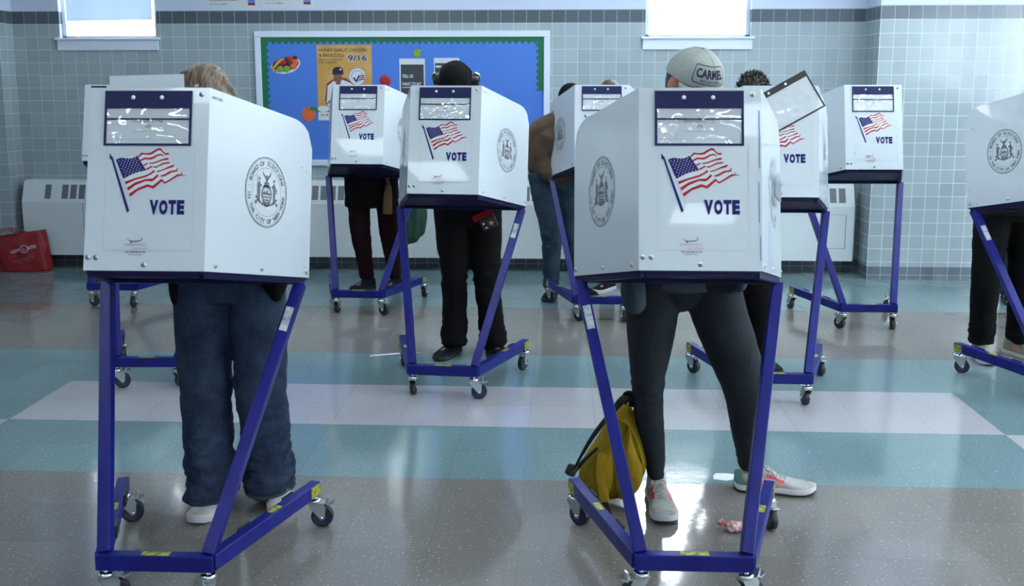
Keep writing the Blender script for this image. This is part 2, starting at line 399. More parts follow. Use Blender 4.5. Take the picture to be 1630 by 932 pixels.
for k, (wx0, wx1, z0, z1) in enumerate((W1, W2)):
    e = D.objects.new('window_%d' % (k+1), None); C.objects.link(e); e['kind'] = 'structure'; e.location = (wx0, YB, z0)
    def loc(o): o.location = (-wx0, -YB, -z0); return o
    f = MB(); t = .035
    f.box(wx0, wx0+t, YB+.05, YB+.12, z0, z1); f.box(wx1-t, wx1, YB+.05, YB+.12, z0, z1)
    f.box(wx0, wx1, YB+.05, YB+.12, z0, z0+.02); f.box(wx0, wx1, YB+.05, YB+.12, z1-t, z1)
    f.box(wx0+t, wx1-t, YB+.07, YB+.1, 2.42, 2.45)
    loc(f.build('window_frame', 'white_trim', e, .003))
    loc(MB().box(wx0+t, wx1-t, YB+.083, YB+.087, z0+.02, z1-t).build('glass', 'glass', e))
    s_ = MB().box(wx0-.035, wx1+.03, YB-.035, YB+.06, z0-.018, z0); loc(s_.build('window_sill', 'white_trim', e, .003))
    loc(MB().box(wx0-.02, wx1+.012, YB-.018, YB, z0-.102, z0-.018).build('window_apron', 'white_trim', e, .002))
    if k == 0:
        sh = MB(); n = 12
        v = []
        for i in range(n+1):
            xx = wx0+.045+(wx1-wx0-.09)*i/n
            for zz in (2.064+.010*(i/n), z1): v.append((xx, YB+.035+.003*math.sin(i*1.3), zz)); v.append((xx, YB+.0365+.003*math.sin(i*1.3), zz))
        q = []
        for i in range(n):
            a = 4*i; c = 4*(i+1); q += [(a, a+2, c+2, c), (a+1, c+1, c+3, a+3), (a, c, c+1, a+1), (a+2, a+3, c+3, c+2)]
        sh.add(v, q); o = sh.build('roller_shade', 'shade', e); loc(o)
        loc(MB().tube([(wx0+.43, YB+.03, 2.064), (wx0+.43, YB+.03, 2.0)], [.002, .002], 6).build('shade_cord', 'louvre', e))

# radiator cabinet along the back wall
rad = thing('radiator_cabinet', 'long white metal radiator cabinet along the back wall with louvred top', 'radiator', (-1.05, 8.2, 0))
def rl(o): o.location = (1.05, -8.2, 0); return o
x0, x1 = -4.50, 2.40; yf = 8.10
prof = [(8.295, .118), (yf, .118), (yf, .565), (yf+.06, .735), (yf+.09, .745), (8.295, .745)]
b = MB(); n = len(prof)
b.add([(x0, p[0], p[1]) for p in prof]+[(x1, p[0], p[1]) for p in prof], [tuple(range(n)), tuple(range(2*n-1, n-1, -1))]+[(i, i+n, (i+1) % n+n, (i+1) % n) for i in range(n)])
for xx in (-3.98, -3.60, -2.32, -1.0, .28, 1.55):
    b.box(xx-.0015, xx+.0015, yf-.0015, yf+.01, .12, .565, 1)
for xx0, xx1, zz0, zz1 in ((2.13, 2.135, .22, .50), (2.33, 2.335, .22, .50)): b.box(xx0, xx1, yf-.001, yf, zz0, zz1, 1)
b.box(2.13, 2.335, yf-.001, yf, .22, .223, 1); b.box(2.13, 2.335, yf-.001, yf, .498, .50, 1)
for zz in (.2, .4, .5, .64): b.tube([(x1, yf+.1, zz), (x1+.012, yf+.1, zz)], [.007, .007], 8, mi=1)
rl(b.build('casing', ['rad', 'louvre'], rad))
sl = Vector((0, .06, .17)).normalized()
secs = [(-4.31, 1), (-4.165, 8), (-3.50, 15), (-2.26, 16), (-.94, 16), (.34, 16), (1.62, 10)]
for sx, cnt in secs:
    g = MB(); fr = Frame((sx, yf, .565), (1, 0, 0), tuple(sl))
    for i in range(cnt):
        a = i*.0726
        g.prism([(0, 0), (.054, 0), (.054, .122), (0, .122)], fr.p(a, .030, .0004), fr.ax, fr.up, fr.n*.0006, 0)
        for j in range(9): fr.rect(g, a+.002, a+.052, .036+j*.013, .040+j*.013, .0016, 1)
        fr.rect(g, a-.0085, a, .018, .162, 0, 2, .0025); 
    fr.rect(g, cnt*.0726-.0186, cnt*.0726-.0105, .018, .162, 0, 2, .0025)
    fr.rect(g, -.0085, cnt*.0726-.0105, .152, .162, 0, 2, .0025); fr.rect(g, -.0085, cnt*.0726-.0105, .018, .030, 0, 2, .0025)
    rl(g.build('louvre_grille', ['louvre', 'pr_grey', 'rad'], rad))

# ceiling lights, with added ones that brighten floor and back wall
cl = None
for i, (fx, fy) in enumerate(FIX):
    if cl is None:
        cl = thing('ceiling_and_fill_light', 'flush rectangular ceiling light out of view, one of a set partly added for brightness', 'ceiling light', (fx, fy, CEIL), 0, 'ceiling lights in rows')
        f = MB(); f.box(-.33, .33, -.33, -.30, -.06, 0); f.box(-.33, .33, .30, .33, -.06, 0); f.box(-.33, -.30, -.30, .30, -.06, 0); f.box(.30, .33, -.30, .30, -.06, 0)
        f.build('housing', 'white_trim', cl)
        MB().box(-.30, .30, -.30, .30, -.05, -.02).build('diffuser', 'lamp', cl)
    else:
        r_ = cl.copy(); C.objects.link(r_); r_.location = (fx, fy, CEIL)
        for ch in list(cl.children):
            c_ = ch.copy(); C.objects.link(c_); c_.parent = r_
#@@PART2
# ------------------------------------------------------------------ bulletin board and notices
bb = thing('bulletin_board', 'wide blue bulletin board with scalloped green border in a pale frame', 'bulletin board', (-1.3, YB, .86))
def bl(o): o.location = (1.3, -YB, -.86); return o
M['bb_blue'] = mat('board_blue_paper', (.055, .175, .60), .55, bump=(8, .25))
M['bb_green'] = mat('border_green_paper', (.004, .13, .055), .55)
bx0, bx1, bz0, bz1 = -2.522, -.074, .866, 1.976
f = MB(); t = .05
f.box(bx0, bx1, YB-.03, YB, bz1-t, bz1); f.box(bx0, bx1, YB-.03, YB, bz0, bz0+t); f.box(bx0, bx0+t, YB-.03, YB, bz0+t, bz1-t); f.box(bx1-t, bx1, YB-.03, YB, bz0+t, bz1-t)
bl(f.build('board_frame', 'white_trim', bb, .004))
bl(MB().box(bx0+t, bx1-t, YB-.015, YB, bz0+t, bz1-t).build('backing', 'bb_blue', bb))
g = MB(); ix0, ix1, iz0, iz1 = bx0+t, bx1-t, bz0+t, bz1-t
def scallop(L, amp=.012, step=.053, base=.050):
    pts = []; n = int(L/step)*6
    for i in range(n+1):
        s_ = i/n*L; ph = (s_/step) % 1
        pts.append((s_, base+amp*math.cos(2*PI*ph)))
    return pts
def strip(O, ax, inw, L, base=.05):
    pts = [(0, 0)]+scallop(L, base=base)+[(L, 0)]
    pts = pts if True else pts
    v0 = [Vector(O)+Vector(ax)*a+Vector(inw)*c for a, c in pts]; n = len(v0)
    fs = [(0, i, i+1) for i in range(1, n-1)]
    # quads from the base line outwards
    v = []; q = []
    for i, (a, c) in enumerate(scallop(L, base=base)):
        v.append(Vector(O)+Vector(ax)*a); v.append(Vector(O)+Vector(ax)*a+Vector(inw)*c)
    for i in range(len(v)//2-1): q.append((2*i, 2*i+1, 2*i+3, 2*i+2))
    g.add(v, q)
yy = YB-.0165
strip((ix0, yy, iz1), (1, 0, 0), (0, 0, -1), ix1-ix0, .045)
strip((ix0, yy-.0004, iz0), (0, 0, 1), (1, 0, 0), iz1-iz0, .055)
strip((ix1, yy-.0004, 1.49), (0, 0, 1), (-1, 0, 0), iz1-1.49, .055)
bl(g.build('scalloped_border', 'bb_green', bb))
F0 = Frame((0, YB-.018, 0), (1, 0, 0), (0, 0, 1))
def flat(name, label, cat, mats, fn, cx, cz, group=None):
    m = MB(); fn(m); o = m.build(name, mats); 
    for v in o.data.vertices: v.co.x -= cx; v.co.y -= YB-.018; v.co.z -= cz
    o.location = (cx, YB-.018, cz); return tag(o, label, cat, group)
M['po_gold'] = mat('poster_gold', (.44, .24, .055), .45, var=(6, (.55, .33, .10)))
M['po_dark'] = mat('poster_dark', (.03, .018, .02), .45)
M['po_skin'] = mat('poster_skin', (.17, .075, .045), .5)
M['po_cap'] = mat('poster_cap', (.012, .012, .03), .5)
M['po_white'] = mat('poster_white', (.55, .6, .64), .45)
M['po_teal'] = mat('poster_teal', (.02, .35, .25), .45)
M['po_orange'] = mat('poster_orange', (.7, .3, .02), .45)
M['po_maroon'] = mat('poster_maroon', (.16, .015, .03), .45)
def poster(m):
    A = F0; x0, x1, z1, z0 = -2.005, -1.545, 1.865, 1.245; w_ = x1-x0
    A.rect(m, x0, x1, z0, z1, 0, 0, .0012); k = .0014
    A.text(m, 'HONEY GARLIC CHICKEN', x0+.02, z1-.055, .026, .400, k, 1, bold=.02, align='L')
    A.text(m, '& BROCCOLI', x0+.02, z1-.097, .026, .205, k, 1, bold=.02, align='L')
    A.text(m, 'MADE BY STUDENTS', x0+.02, z1-.128, .013, .19, k, 1, bold=.02, align='L')
    A.text(m, 'FOR STUDENTS', x0+.02, z1-.150, .013, .14, k, 1, bold=.02, align='L')
    A.text(m, '9/16', x1-.12, z1-.132, .052, .172, k, 2, bold=.05); A.text(m, '9/16', x1-.12, z1-.130, .048, .16, k+.0004, 6, bold=.015)
    # round emblem with check mark and stripes
    ex, ez = x1-.125, z1-.258
    A.disc(m, ex, ez, .072, .072, k, 2, 40); A.ring(m, ex, ez, .072, .003, k+.0004, 6, 48)
    A.poly(m, [(ex-.035, ez-.012), (ex-.022, ez-.006), (ex-.010, ez-.030), (ex+.012, ez+.012), (ex+.022, ez+.006), (ex-.006, ez-.052)], k+.0006, 6)
    for j in range(3):
        A.poly(m, [(ex+.008+j*.004, ez-.035+j*.016), (ex+.03, ez-.028+j*.016), (ex+.062, ez-.030+j*.016), (ex+.062, ez-.021+j*.016), (ex+.03, ez-.019+j*.016), (ex+.012+j*.004, ez-.026+j*.016)], k+.0006, 7)
    A.ring(m, ex, ez+.004, .045, .003, k+.0005, 6, 30, 1.1)
    for j in range(30):
        a = R(-40+j*260/29); s_ = 'STUDENT FOOD PROGRAM CULINARY'[j % 29]
        if s_ != ' ': A.text(m, s_, ex+.086*math.cos(a), ez+.086*math.sin(a), .009, None, k, 1, rot=a-PI/2)
    z0 -= .05
    # student in a dark cap and white shirt
    px = x0+.185
    A.poly(m, [(px-.125, z0+.215), (px-.105, z0+.355), (px-.04, z0+.395), (px+.05, z0+.40), (px+.10, z0+.365), (px+.115, z0+.14), (px-.09, z0+.14)], k, 7)
    A.poly(m, [(px-.112, z0+.20), (px-.10, z0+.335), (px-.055, z0+.372), (px-.03, z0+.38), (px+.03, z0+.385), (px+.09, z0+.36), (px+.14, z0+.31), (px+.15, z0+.12), (px-.06, z0+.12), (px-.075, z0+.17)], k+.0003, 2)
    A.poly(m, [(px-.085, z0+.12), (px-.06, z0+.17), (px-.07, z0+.22), (px-.10, z0+.21)], k+.0005, 3)
    A.disc(m, px-.012, z0+.402, .034, .048, k+.0006, 3, 20); A.rect(m, px-.03, px+.01, z0+.345, z0+.375, k+.0005, 3)
    A.poly(m, [(px-.058, z0+.425), (px-.054, z0+.47), (px-.03, z0+.49), (px+.01, z0+.49), (px+.034, z0+.468), (px+.036, z0+.425), (px+.0, z0+.43)], k+.0008, 4)
    A.poly(m, [(px+.0, z0+.468), (px+.012, z0+.478), (px+.024, z0+.466), (px+.012, z0+.460)], k+.001, 2)
    z0 += .05
    # plates and logo strip
    A.poly(m, [(x0, z0+.07), (x1, z0+.07), (x1, z0+.135), (x0+.12, z0+.12), (x0, z0+.10)], k+.0007, 3)
    A.disc(m, x0+.045, z0+.095, .05, .026, k+.001, 2); A.disc(m, x0+.11, z0+.125, .03, .018, k+.0011, 2)
    A.rect(m, x0, x1, z0, z0+.068, k+.0008, 2)
    for i, mi in enumerate((5, 8, 9)): A.poly(m, [(x0+.022+i*.022, z0+.052), (x0+.042+i*.022, z0+.052), (x0+.038+i*.022, z0+.036), (x0+.026+i*.022, z0+.036)], k+.001, mi)
    A.poly(m, [(x0+.12, z0+.11), (x0+.15, z0+.145), (x0+.175, z0+.12), (x0+.15, z0+.09)], k+.0012, 2)
flat('food_poster', 'gold food poster with a student in a dark cap pinned on the blue board', 'poster', ['po_gold', 'po_dark', 'po_white', 'po_skin', 'po_cap', 'po_teal', 'pr_blue', 'po_maroon', 'po_orange', 'bb_blue'], poster, -1.775, 1.245)
M['fl_dark'] = mat('flyer_dark', (.035, .045, .055), .45)
def flyer1(m):
    A = F0; x0, x1, z1, z0 = -1.318, -1.105, 1.752, 1.24
    A.rect(m, x0, x1, z0, z1, 0, 0, .001); A.rect(m, x0+.012, x1-.010, z0+.02, z1-.048, .0013, 1)
    for i, (t, w_) in enumerate((('TELL US', .092), ('WHAT YOU', .11), ('WANT TO EAT', .160))):
        if i == 1: continue
        A.text(m, t, x0+.022, z1-.155-i*.032, .026, w_, .0016, 0, bold=.03, align='L')
    A.rect(m, x0+.022, x0+.16, z1-.238, z1-.232, .0016, 0)
def flyer2(m):
    A = F0; x0, x1, z1, z0 = -1.030, -.820, 1.757, 1.24
    A.rect(m, x0, x1, z0, z1, 0, 0, .001); A.rect(m, x0+.008, x1-.010, z0+.02, z1-.042, .0013, 1)
    A.rect(m, x0+.015, x0+.058, z1-.078, z1-.062, .0016, 0); A.rect(m, x0+.018, x0+.12, z1-.24, z1-.125, .0016, 0); A.rect(m, x0+.045, x0+.1, z1-.162, z1-.155, .0018, 1)
flat('flyer', 'dark flyer with bold white words about eating, below the pear on the blue board', 'flyer', ['po_white', 'fl_dark'], flyer1, -1.21, 1.24)
flat('flyer', 'dark flyer with a pale square, partly behind the knitted hat, on the blue board', 'flyer', ['po_white', 'fl_dark'], flyer2, -.925, 1.24)
for k_, c_ in dict(fr_apple=(.33, .012, .015), fr_pear=(.20, .36, .02), fr_peach=(.58, .13, .04), fr_leaf=(.02, .16, .03), fr_green=(.14, .30, .04), fr_plum=(.03, .008, .03), fr_ban=(.66, .33, .06), fr_stem=(.05, .03, .02)).items(): M[k_] = mat(k_, c_, .4)
def puff(m, x, z, rx, rz, mi, y=.004, rot=0):
    """printed cut-out pressed into shallow relief"""
    mt = Matrix.Rotation(rot, 3, 'Y'); m.ell((x, YB-.018-.001, z), (rx, y, rz), mt, 20, 8, mi)
def apple(m): puff(m, -1.435, 1.572, .047, .044, 0); puff(m, -1.453, 1.575, .03, .038, 0); m.tube([(-1.437, YB-.020, 1.61), (-1.434, YB-.020, 1.635)], [.002, .0015], 6, mi=1)
flat('apple_cutout', 'red apple cut-out on the blue board beside the gold poster', 'cut-out', ['fr_apple', 'fr_stem'], apple, -1.435, 1.53)
def pear(m):
    m.ell((-1.172, YB-.019, 1.793), (.031, .004, .032), None, 18, 8, 0); m.ell((-1.152, YB-.0195, 1.814), (.017, .004, .022), Matrix.Rotation(R(30), 3, 'Y'), 16, 8, 0); m.tube([(-1.147, YB-.020, 1.828), (-1.142, YB-.020, 1.852)], [.003, .002], 6, mi=1)
flat('pear_cutout', 'green pear cut-out near the top of the blue board', 'cut-out', ['fr_pear', 'fr_stem'], pear, -1.165, 1.76)
def peach(m):
    puff(m, -2.088, 1.297, .060, .062, 0); F0.poly(m, [(-2.085, 1.335), (-2.06, 1.362), (-2.02, 1.352), (-1.995, 1.32), (-2.05, 1.325)], .006, 1); m.tube([(-2.09, YB-.023, 1.345), (-2.10, YB-.023, 1.357)], [.003, .003], 6, mi=2)
flat('peach_cutout', 'orange peach cut-out with a green leaf at the left of the blue board', 'cut-out', ['fr_peach', 'fr_leaf', 'fr_stem'], peach, -2.09, 1.235)
def bowl(m):
    A = F0; cx, cz = -2.265, 1.695; r = R(12)
    def q(a, b_): return (cx+a*math.cos(r)-b_*math.sin(r), cz+a*math.sin(r)+b_*math.cos(r))
    A.poly(m, [q(.125*math.cos(t_), .01+(.075 if math.sin(t_) < 0 else .05)*math.sin(t_)) for t_ in [2*PI*i/36 for i in range(36)]], .001, 0)
    A.poly(m, [q(.115*math.cos(t_), .012+.056*math.sin(t_)) for t_ in [2*PI*i/36 for i in range(36)]], .0014, 1)
    for a, b_, rx, rz, mi in ((-.055, -.018, .028, .028, 2), (.0, -.028, .03, .028, 2), (.06, -.018, .03, .026, 3), (.085, .02, .03, .03, 3), (-.02, .03, .036, .022, 4), (.045, .045, .028, .024, 4), (.02, .012, .02, .02, 5), (.01, .055, .016, .016, 5), (.09, .045, .022, .02, 5), (-.09, -.02, .014, .014, 3)):
        x, z = q(a, b_); m.ell((x, YB-.020, z), (rx, .004, rz), None, 16, 6, mi)
    x1, z1 = q(-.115, -.005); x2, z2 = q(-.05, .045); x3, z3 = q(0, .058)
    m.tube([(x1, YB-.022, z1), (x2, YB-.022, z2), (x3, YB-.022, z3)], [.008, .013, .006], 8, mi=6, sub=3)
flat('fruit_bowl_cutout', 'white bowl of mixed fruit cut-out at the top left of the blue board', 'cut-out', ['po_white', 'fr_plum', 'fr_green', 'fr_peach', 'fr_apple', 'fr_plum', 'fr_ban'], bowl, -2.265, 1.63)
def notice(x0, x1, z0, lab):
    def fn(m):
        A = Frame((0, YB-.001, 0), (1, 0, 0), (0, 0, 1)); 
        A.rect(m, x0, x1, z0, 2.48, 0, 0, .0012)
        A.text(m, 'VEGETABLE', x0+.02, z0+.032, .011, .10, .0016, 1, align='L', bold=.02); A.text(m, 'FIRST', x0+.125, z0+.032, .011, .055, .0016, 2, align='L', bold=.02)
        A.text(m, 'CULTIVATING HEALTHY HABITS', x0+.02, z0+.062, .011, .24, .0016, 2, align='L', bold=.02)
        A.rect(m, x1-.09, x1-.03, z0+.026, z0+.05, .0016, 3); A.rect(m, x1-.09, x1-.03, z0+.053, z0+.10, .0016, 4)
        A.text(m, 'TASTE GOOD', x0+.2, z0+.15, .03, .32, .0016, 1, bold=.02)
    m = MB(); fn(m); o = m.build('wall_notice', ['po_white', 'po_teal', 'po_dark', 'po_maroon', 'bb_blue'])
    for v in o.data.vertices: v.co.x -= (x0+x1)/2; v.co.y -= YB; v.co.z -= z0
    o.location = ((x0+x1)/2, YB, z0); tag(o, lab, 'notice')
notice(-2.915, -2.480, 2.160, 'white printed notice above the dark tile band, the left one of two')
notice(-2.450, -2.015, 2.166, 'white printed notice above the dark tile band, right of its twin')

# ------------------------------------------------------------------ voting booths
WF, H_, ZB, TAU, LS, AL, BW, BYO, ZBAR, LB, BE = .3562, .5369, 1.0194, .22714, .5547, .3201, .3563, -.0504, .1148, .6121, .2798
ct, sn_ = math.cos(TAU), math.sin(TAU)
def K(px, v, w_): return Vector((px, v*ct+w_*sn_, ZB-v*sn_+w_*ct))
UP = Vector((0, sn_, ct))
XRr = WF/2+LS*math.sin(AL); VRr = LS*math.cos(AL)
FF = Frame(K(-WF/2, 0, 0), (1, 0, 0), UP)                                  # front face, origin bottom left
FR = Frame(K(WF/2, 0, 0), K(XRr, VRr, 0)-K(WF/2, 0, 0), UP)                # right side, origin at the fold
FL = Frame(K(-XRr, VRr, 0), K(-WF/2, 0, 0)-K(-XRr, VRr, 0), UP)            # left side, origin at the rear corner
def screen_mesh():
    m = MB(); th = .0045; HR = .525; rr = .075
    side = [(0, 0), (0, H_)]
    Ls = LS
    side += [(Ls-.11, H_-(H_-HR)*.8)]
    for i in range(1, 9):
        a = PI/2*(1-i/8); side.append((Ls-.11+.11*math.cos(a), HR-.085+.085*math.sin(a)+.002*(1-i/8)))
    side += [(Ls, 0)]
    def solid(fr, pts, inner):
        # outer face and inner face offset by the sheet thickness
        mi = 0
        n = len(pts); o_ = [fr.p(x, y, 0) for x, y in pts]; i_ = [fr.p(x, y, -th) for x, y in pts]
        m.add(o_+i_, [tuple(range(n)), tuple(range(2*n-1, n-1, -1))][::1], mi)
        m.add(o_+i_, [(i, i+n, (i+1) % n+n, (i+1) % n) for i in range(n)], 1)
    def bow(fr, pts, amp):
        """sheet divided into a grid and bowed a little so that it catches light like a thin sheet"""
        import bisect
        xs = sorted(set([p[0] for p in pts])); L = max(xs); nx = 22; nz = 14
        tops = []
        up = [p for p in pts if p[1] > .001]; up.sort()
        def topz(x):
            for a, b_ in zip(up[:-1], up[1:]):
                if a[0] <= x <= b_[0]+1e-9:
                    return a[1]+(b_[1]-a[1])*((x-a[0])/max(1e-9, b_[0]-a[0]))
            return up[-1][1]
        g = [L*(i/nx) for i in range(nx+1)]
        vo = []; vi = []
        for x in g:
            zt = topz(x)
            for j in range(nz+1):
                z = zt*j/nz
                d = amp*math.sin(PI*min(1, x/L))*math.sin(PI*j/nz)
                vo.append(fr.p(x, z, d)); vi.append(fr.p(x, z, d-th))
        q = []; nn = nz+1
        for i in range(nx):
            for j in range(nz): q.append((i*nn+j, (i+1)*nn+j, (i+1)*nn+j+1, i*nn+j+1))
        N_ = len(vo)
        m.add(vo+vi, q+[tuple(N_+k for k in f[::-1]) for f in q], 0, True)
        bd = [(i*nn, (i+1)*nn) for i in range(nx)]+[(nx*nn+j, nx*nn+j+1) for j in range(nz)]+[((i+1)*nn+nz, i*nn+nz) for i in range(nx-1, -1, -1)]+[(j+1, j) for j in range(nz-1, -1, -1)]
        m.add(vo+vi, [(a, a+N_, b_+N_, b_) for a, b_ in bd], 1)
    solid(FF, [(0, 0), (WF, 0), (WF, H_), (0, H_)], th)
    bow(FR, side, .003)
    bow(FL, sorted([(LS-x, y) for x, y in side]), .003)
    return m
# artwork measured on the sheet: crop coordinates of a straight-on booth -> metres on the front face
def art(X, Y):
    px = 665+X/12.42; py = 190+Y/12.42; k = (py-138.4)/170.5
    xl = 654.3-5.5*k; return ((px-xl)/112.6*WF, (1-(py-138.4)/171.5)*H_)
def flag_print():
    m = MB(); k = .0014
    def P(pts, mi, off=k): FF.poly(m, [art(*p) for p in pts], off, mi)
    # white ground of the flag
    P([(172, 200), (420, 155), (480, 118), (575, 122), (670, 68), (700, 73), (742, 125), (792, 128), (800, 240), (860, 262), (940, 372), (1000, 393), (890, 400), (740, 485), (705, 450), (610, 542), (545, 522), (430, 562), (340, 636)], 2, .0010)
    st_ = [
     [(425, 165), (470, 120), (520, 128), (575, 122), (620, 92), (670, 68), (700, 73), (722, 105), (745, 126), (790, 124), (787, 146), (745, 148), (715, 120), (695, 98), (670, 92), (630, 115), (590, 143), (540, 148), (480, 142), (435, 178)],
     [(452, 208), (505, 178), (570, 180), (610, 168), (640, 148), (690, 132), (720, 145), (740, 168), (690, 152), (650, 165), (620, 188), (580, 203), (510, 200), (462, 224)],
     [(490, 262), (540, 238), (548, 250), (498, 280)], [(558, 244), (620, 232), (700, 200), (765, 180), (790, 184), (785, 202), (710, 215), (620, 248), (562, 256)],
     [(522, 308), (590, 274), (605, 285), (530, 326)], [(606, 284), (650, 278), (720, 240), (770, 232), (798, 228), (800, 246), (730, 256), (640, 298), (608, 294)],
     [(275, 460), (400, 418), (520, 383), (570, 358), (612, 325), (632, 340), (580, 375), (520, 407), (400, 440), (290, 492)], [(638, 340), (700, 322), (780, 285), (835, 262), (858, 262), (838, 290), (760, 312), (662, 350)],
     [(300, 532), (400, 468), (520, 428), (600, 422), (655, 374), (672, 390), (620, 442), (590, 457), (520, 452), (400, 502), (318, 566)], [(688, 390), (740, 372), (800, 335), (890, 318), (893, 338), (820, 352), (740, 397), (692, 402)], [(870, 290), (895, 305), (893, 322), (880, 308)],
     [(325, 600), (430, 533), (540, 488), (600, 508), (650, 468), (705, 423), (745, 462), (800, 430), (890, 370), (940, 373), (1000, 393), (940, 387), (890, 397), (800, 452), (740, 484), (710, 452), (660, 497), (610, 541), (545, 521), (430, 562), (340, 636)], [(920, 342), (945, 362), (940, 372), (926, 356)]]
    for q in st_: P(q, 0)
    P([(172, 205), (205, 190), (240, 183), (290, 188), (340, 188), (380, 178), (420, 157), (455, 215), (490, 270), (525, 327), (480, 338), (430, 350), (360, 375), (310, 402), (262, 428), (235, 370), (205, 290)], 1)
    c0 = ((185, 212), (415, 170)); c1 = ((268, 412), (508, 320))
    for r_ in range(9):
        n = 6 if r_ % 2 == 0 else 5
        for i in range(n):
            a = (i+.5)/6+(0 if r_ % 2 == 0 else 1/12); b_ = (r_+.5)/9
            top = [c0[0][j]+(c0[1][j]-c0[0][j])*a for j in (0, 1)]; bot = [c1[0][j]+(c1[1][j]-c1[0][j])*a for j in (0, 1)]
            X = top[0]+(bot[0]-top[0])*b_; Y = top[1]+(bot[1]-top[1])*b_
            pts = []
            for q in range(10):
                an = PI/2+q*PI/5; rr = (7.4 if q % 2 == 0 else 3.4)*1.05; pts.append((X+rr*math.cos(an), Y-rr*math.sin(an)))
            P(pts, 2, .0018)
    P([(120, 200), (140, 196), (332, 800), (304, 822)], 1); P([(98, 130), (142, 188), (128, 208), (98, 196)], 1)
    P([(345, 640), (349, 700), (346, 760), (332, 800), (328, 798), (341, 758), (344, 700), (341, 642)], 4, .0012)
    return m
def vote_print():
    m = MB(); x0, y0 = art(562, 825); x1, y1 = art(972, 675)
    V = 'VOTE'; h = y1-y0; W = x1-x0; ws = [.255, .245, .22, .215]; gap = (1-sum(ws))/3; x = x0
    for ch, wv in zip(V, ws):
        FF.text(m, ch, x+wv*W/2, y0, h*(1 if ch != 'O' else .985), wv*W, .0014, 0, bold=.07); x += (wv+gap)*W
    return m
def maker_print():
    m = MB(); cx, cy = .150, .092
    n = 30
    for i in range(n):
        a0, a1 = R(-200+i*8.2), R(-200+(i+1)*8.2); t0 = .0030*math.sin(PI*i/n)+.0006; t1 = .0030*math.sin(PI*(i+1)/n)+.0006
        FF.poly(m, [(cx+.022*math.cos(a0), cy+.0085*math.sin(a0)), (cx+.022*math.cos(a1), cy+.0085*math.sin(a1)), (cx+(.022-t1)*math.cos(a1), cy+(.0085-t1)*math.sin(a1)), (cx+(.022-t0)*math.cos(a0), cy+(.0085-t0)*math.sin(a0))], .0013, 0)
    FF.disc(m, cx-.011, cy-.009, .003, .003, .0015, 0, 10)
    FF.text(m, 'SMARTPOLL', cx+.001, cy-.0195, .0065, .066, .0013, 1); FF.text(m, 'ACCESSIBLE', cx+.016, cy-.030, .005, .046, .0013, 1)
    FF.text(m, 'TOLL FREE 888 000 0000', cx+.002, cy-.040, .005, .062, .0013, 2, bold=.02); FF.text(m, 'ACCESSORIES', cx+.002, cy-.047, .004, .04, .0013, 2)
    return m
def seal_print(fr, x, y):
    m = MB(); k = .0040
    def off(a, b_): return k
    fr.ring(m, x, y, .101, .0022, k, 0, 80, 1, .018); fr.ring(m, x, y, .0965, .0007, k, 0, 64); fr.ring(m, x, y, .071, .0010, k, 0, 64)
    s1 = 'BOARD OF ELECTIONS'; s2 = 'IN THE CITY OF NEW YORK'
    for i, ch in enumerate(s1):
        a = R(158-i*(136/(len(s1)-1)))
        if ch != ' ': fr.text(m, ch, x+.0775*math.cos(a), y+.0775*math.sin(a), .0135, None, k, 0, rot=a-PI/2, bold=.03)
    for i, ch in enumerate(s2):
        a = R(186+i*(168/(len(s2)-1)))
        if ch != ' ': fr.text(m, ch, x+.0905*math.cos(a), y+.0905*math.sin(a), .0130, None, k, 0, rot=a+PI/2, bold=.03)
    for a in (172, 8): fr.disc(m, x+.084*math.cos(R(a)), y+.084*math.sin(R(a)), .002, .002, k, 0, 8)
    # arms: eagle, crest, shield, two supporters, ribbon
    def P(pts, o=0, sc=1.0): fr.poly(m, [(x+a*sc, y+b_*sc) for a, b_ in pts], k+o, 0)
    P([(-.024, .062), (-.012, .050), (-.005, .046), (0, .052), (.004, .046), (.012, .052), (.022, .064), (.018, .048), (.008, .038), (.004, .030), (-.004, .030), (-.008, .040), (-.018, .048)])
    P([(-.010, .030), (.010, .030), (.014, .020), (.020, .014), (-.020, .014), (-.014, .020)])
    fr.ring(m, x, y-.006, .027, .005, k, 0, 30, .95); fr.ring(m, x, y-.006, .020, .0012, k, 0, 24, .9)
    P([(-.020, -.004), (-.010, .004), (-.004, -.002), (.002, .010), (.008, -.002), (.020, .0), (.018, -.008), (-.018, -.008)])
    P([(-.019, -.012), (.019, -.012), (.016, -.016), (-.016, -.016)]); P([(-.014, -.020), (.014, -.020), (.008, -.025), (-.008, -.025)])
    P([(-.022, -.024), (-.010, -.030), (0, -.038), (.010, -.030), (.022, -.024), (.012, -.036), (0, -.044), (-.012, -.036)])
    for sg in (-1, 1):
        P([(sg*.038, .030), (sg*.032, .026), (sg*.031, .004), (sg*.033, -.030), (sg*.040, -.031), (sg*.043, -.004), (sg*.044, .020)])
        fr.disc(m, x+sg*.036, y+.036, .0042, .0055, k, 0, 12)
        P([(sg*.024, .020), (sg*.034, .024), (sg*.033, .016), (sg*.026, .012)])
    P([(-.047, .046), (-.0445, .046), (-.0435, -.030), (-.046, -.030)])
    P([(.044, .018), (.052, .010), (.050, -.002), (.046, .002)])
    for i in range(10):
        a0 = R(212+i*11.6); a1 = R(212+(i+.8)*11.6)
        fr.poly(m, [(x+r_*1.25*math.cos(a), y+.012+r_*math.sin(a)*1.02) for r_, a in ((.045, a0), (.045, a1), (.052, a1), (.052, a0))], k, 0)
    for sg in (-1, 1): P([(sg*.044, -.028), (sg*.054, -.026), (sg*.056, -.036), (sg*.048, -.038)])
    c_ = fr.p(x, y, k); m.v = [tuple(c_+(Vector(v)-c_)*1.10) for v in m.v]
    return m
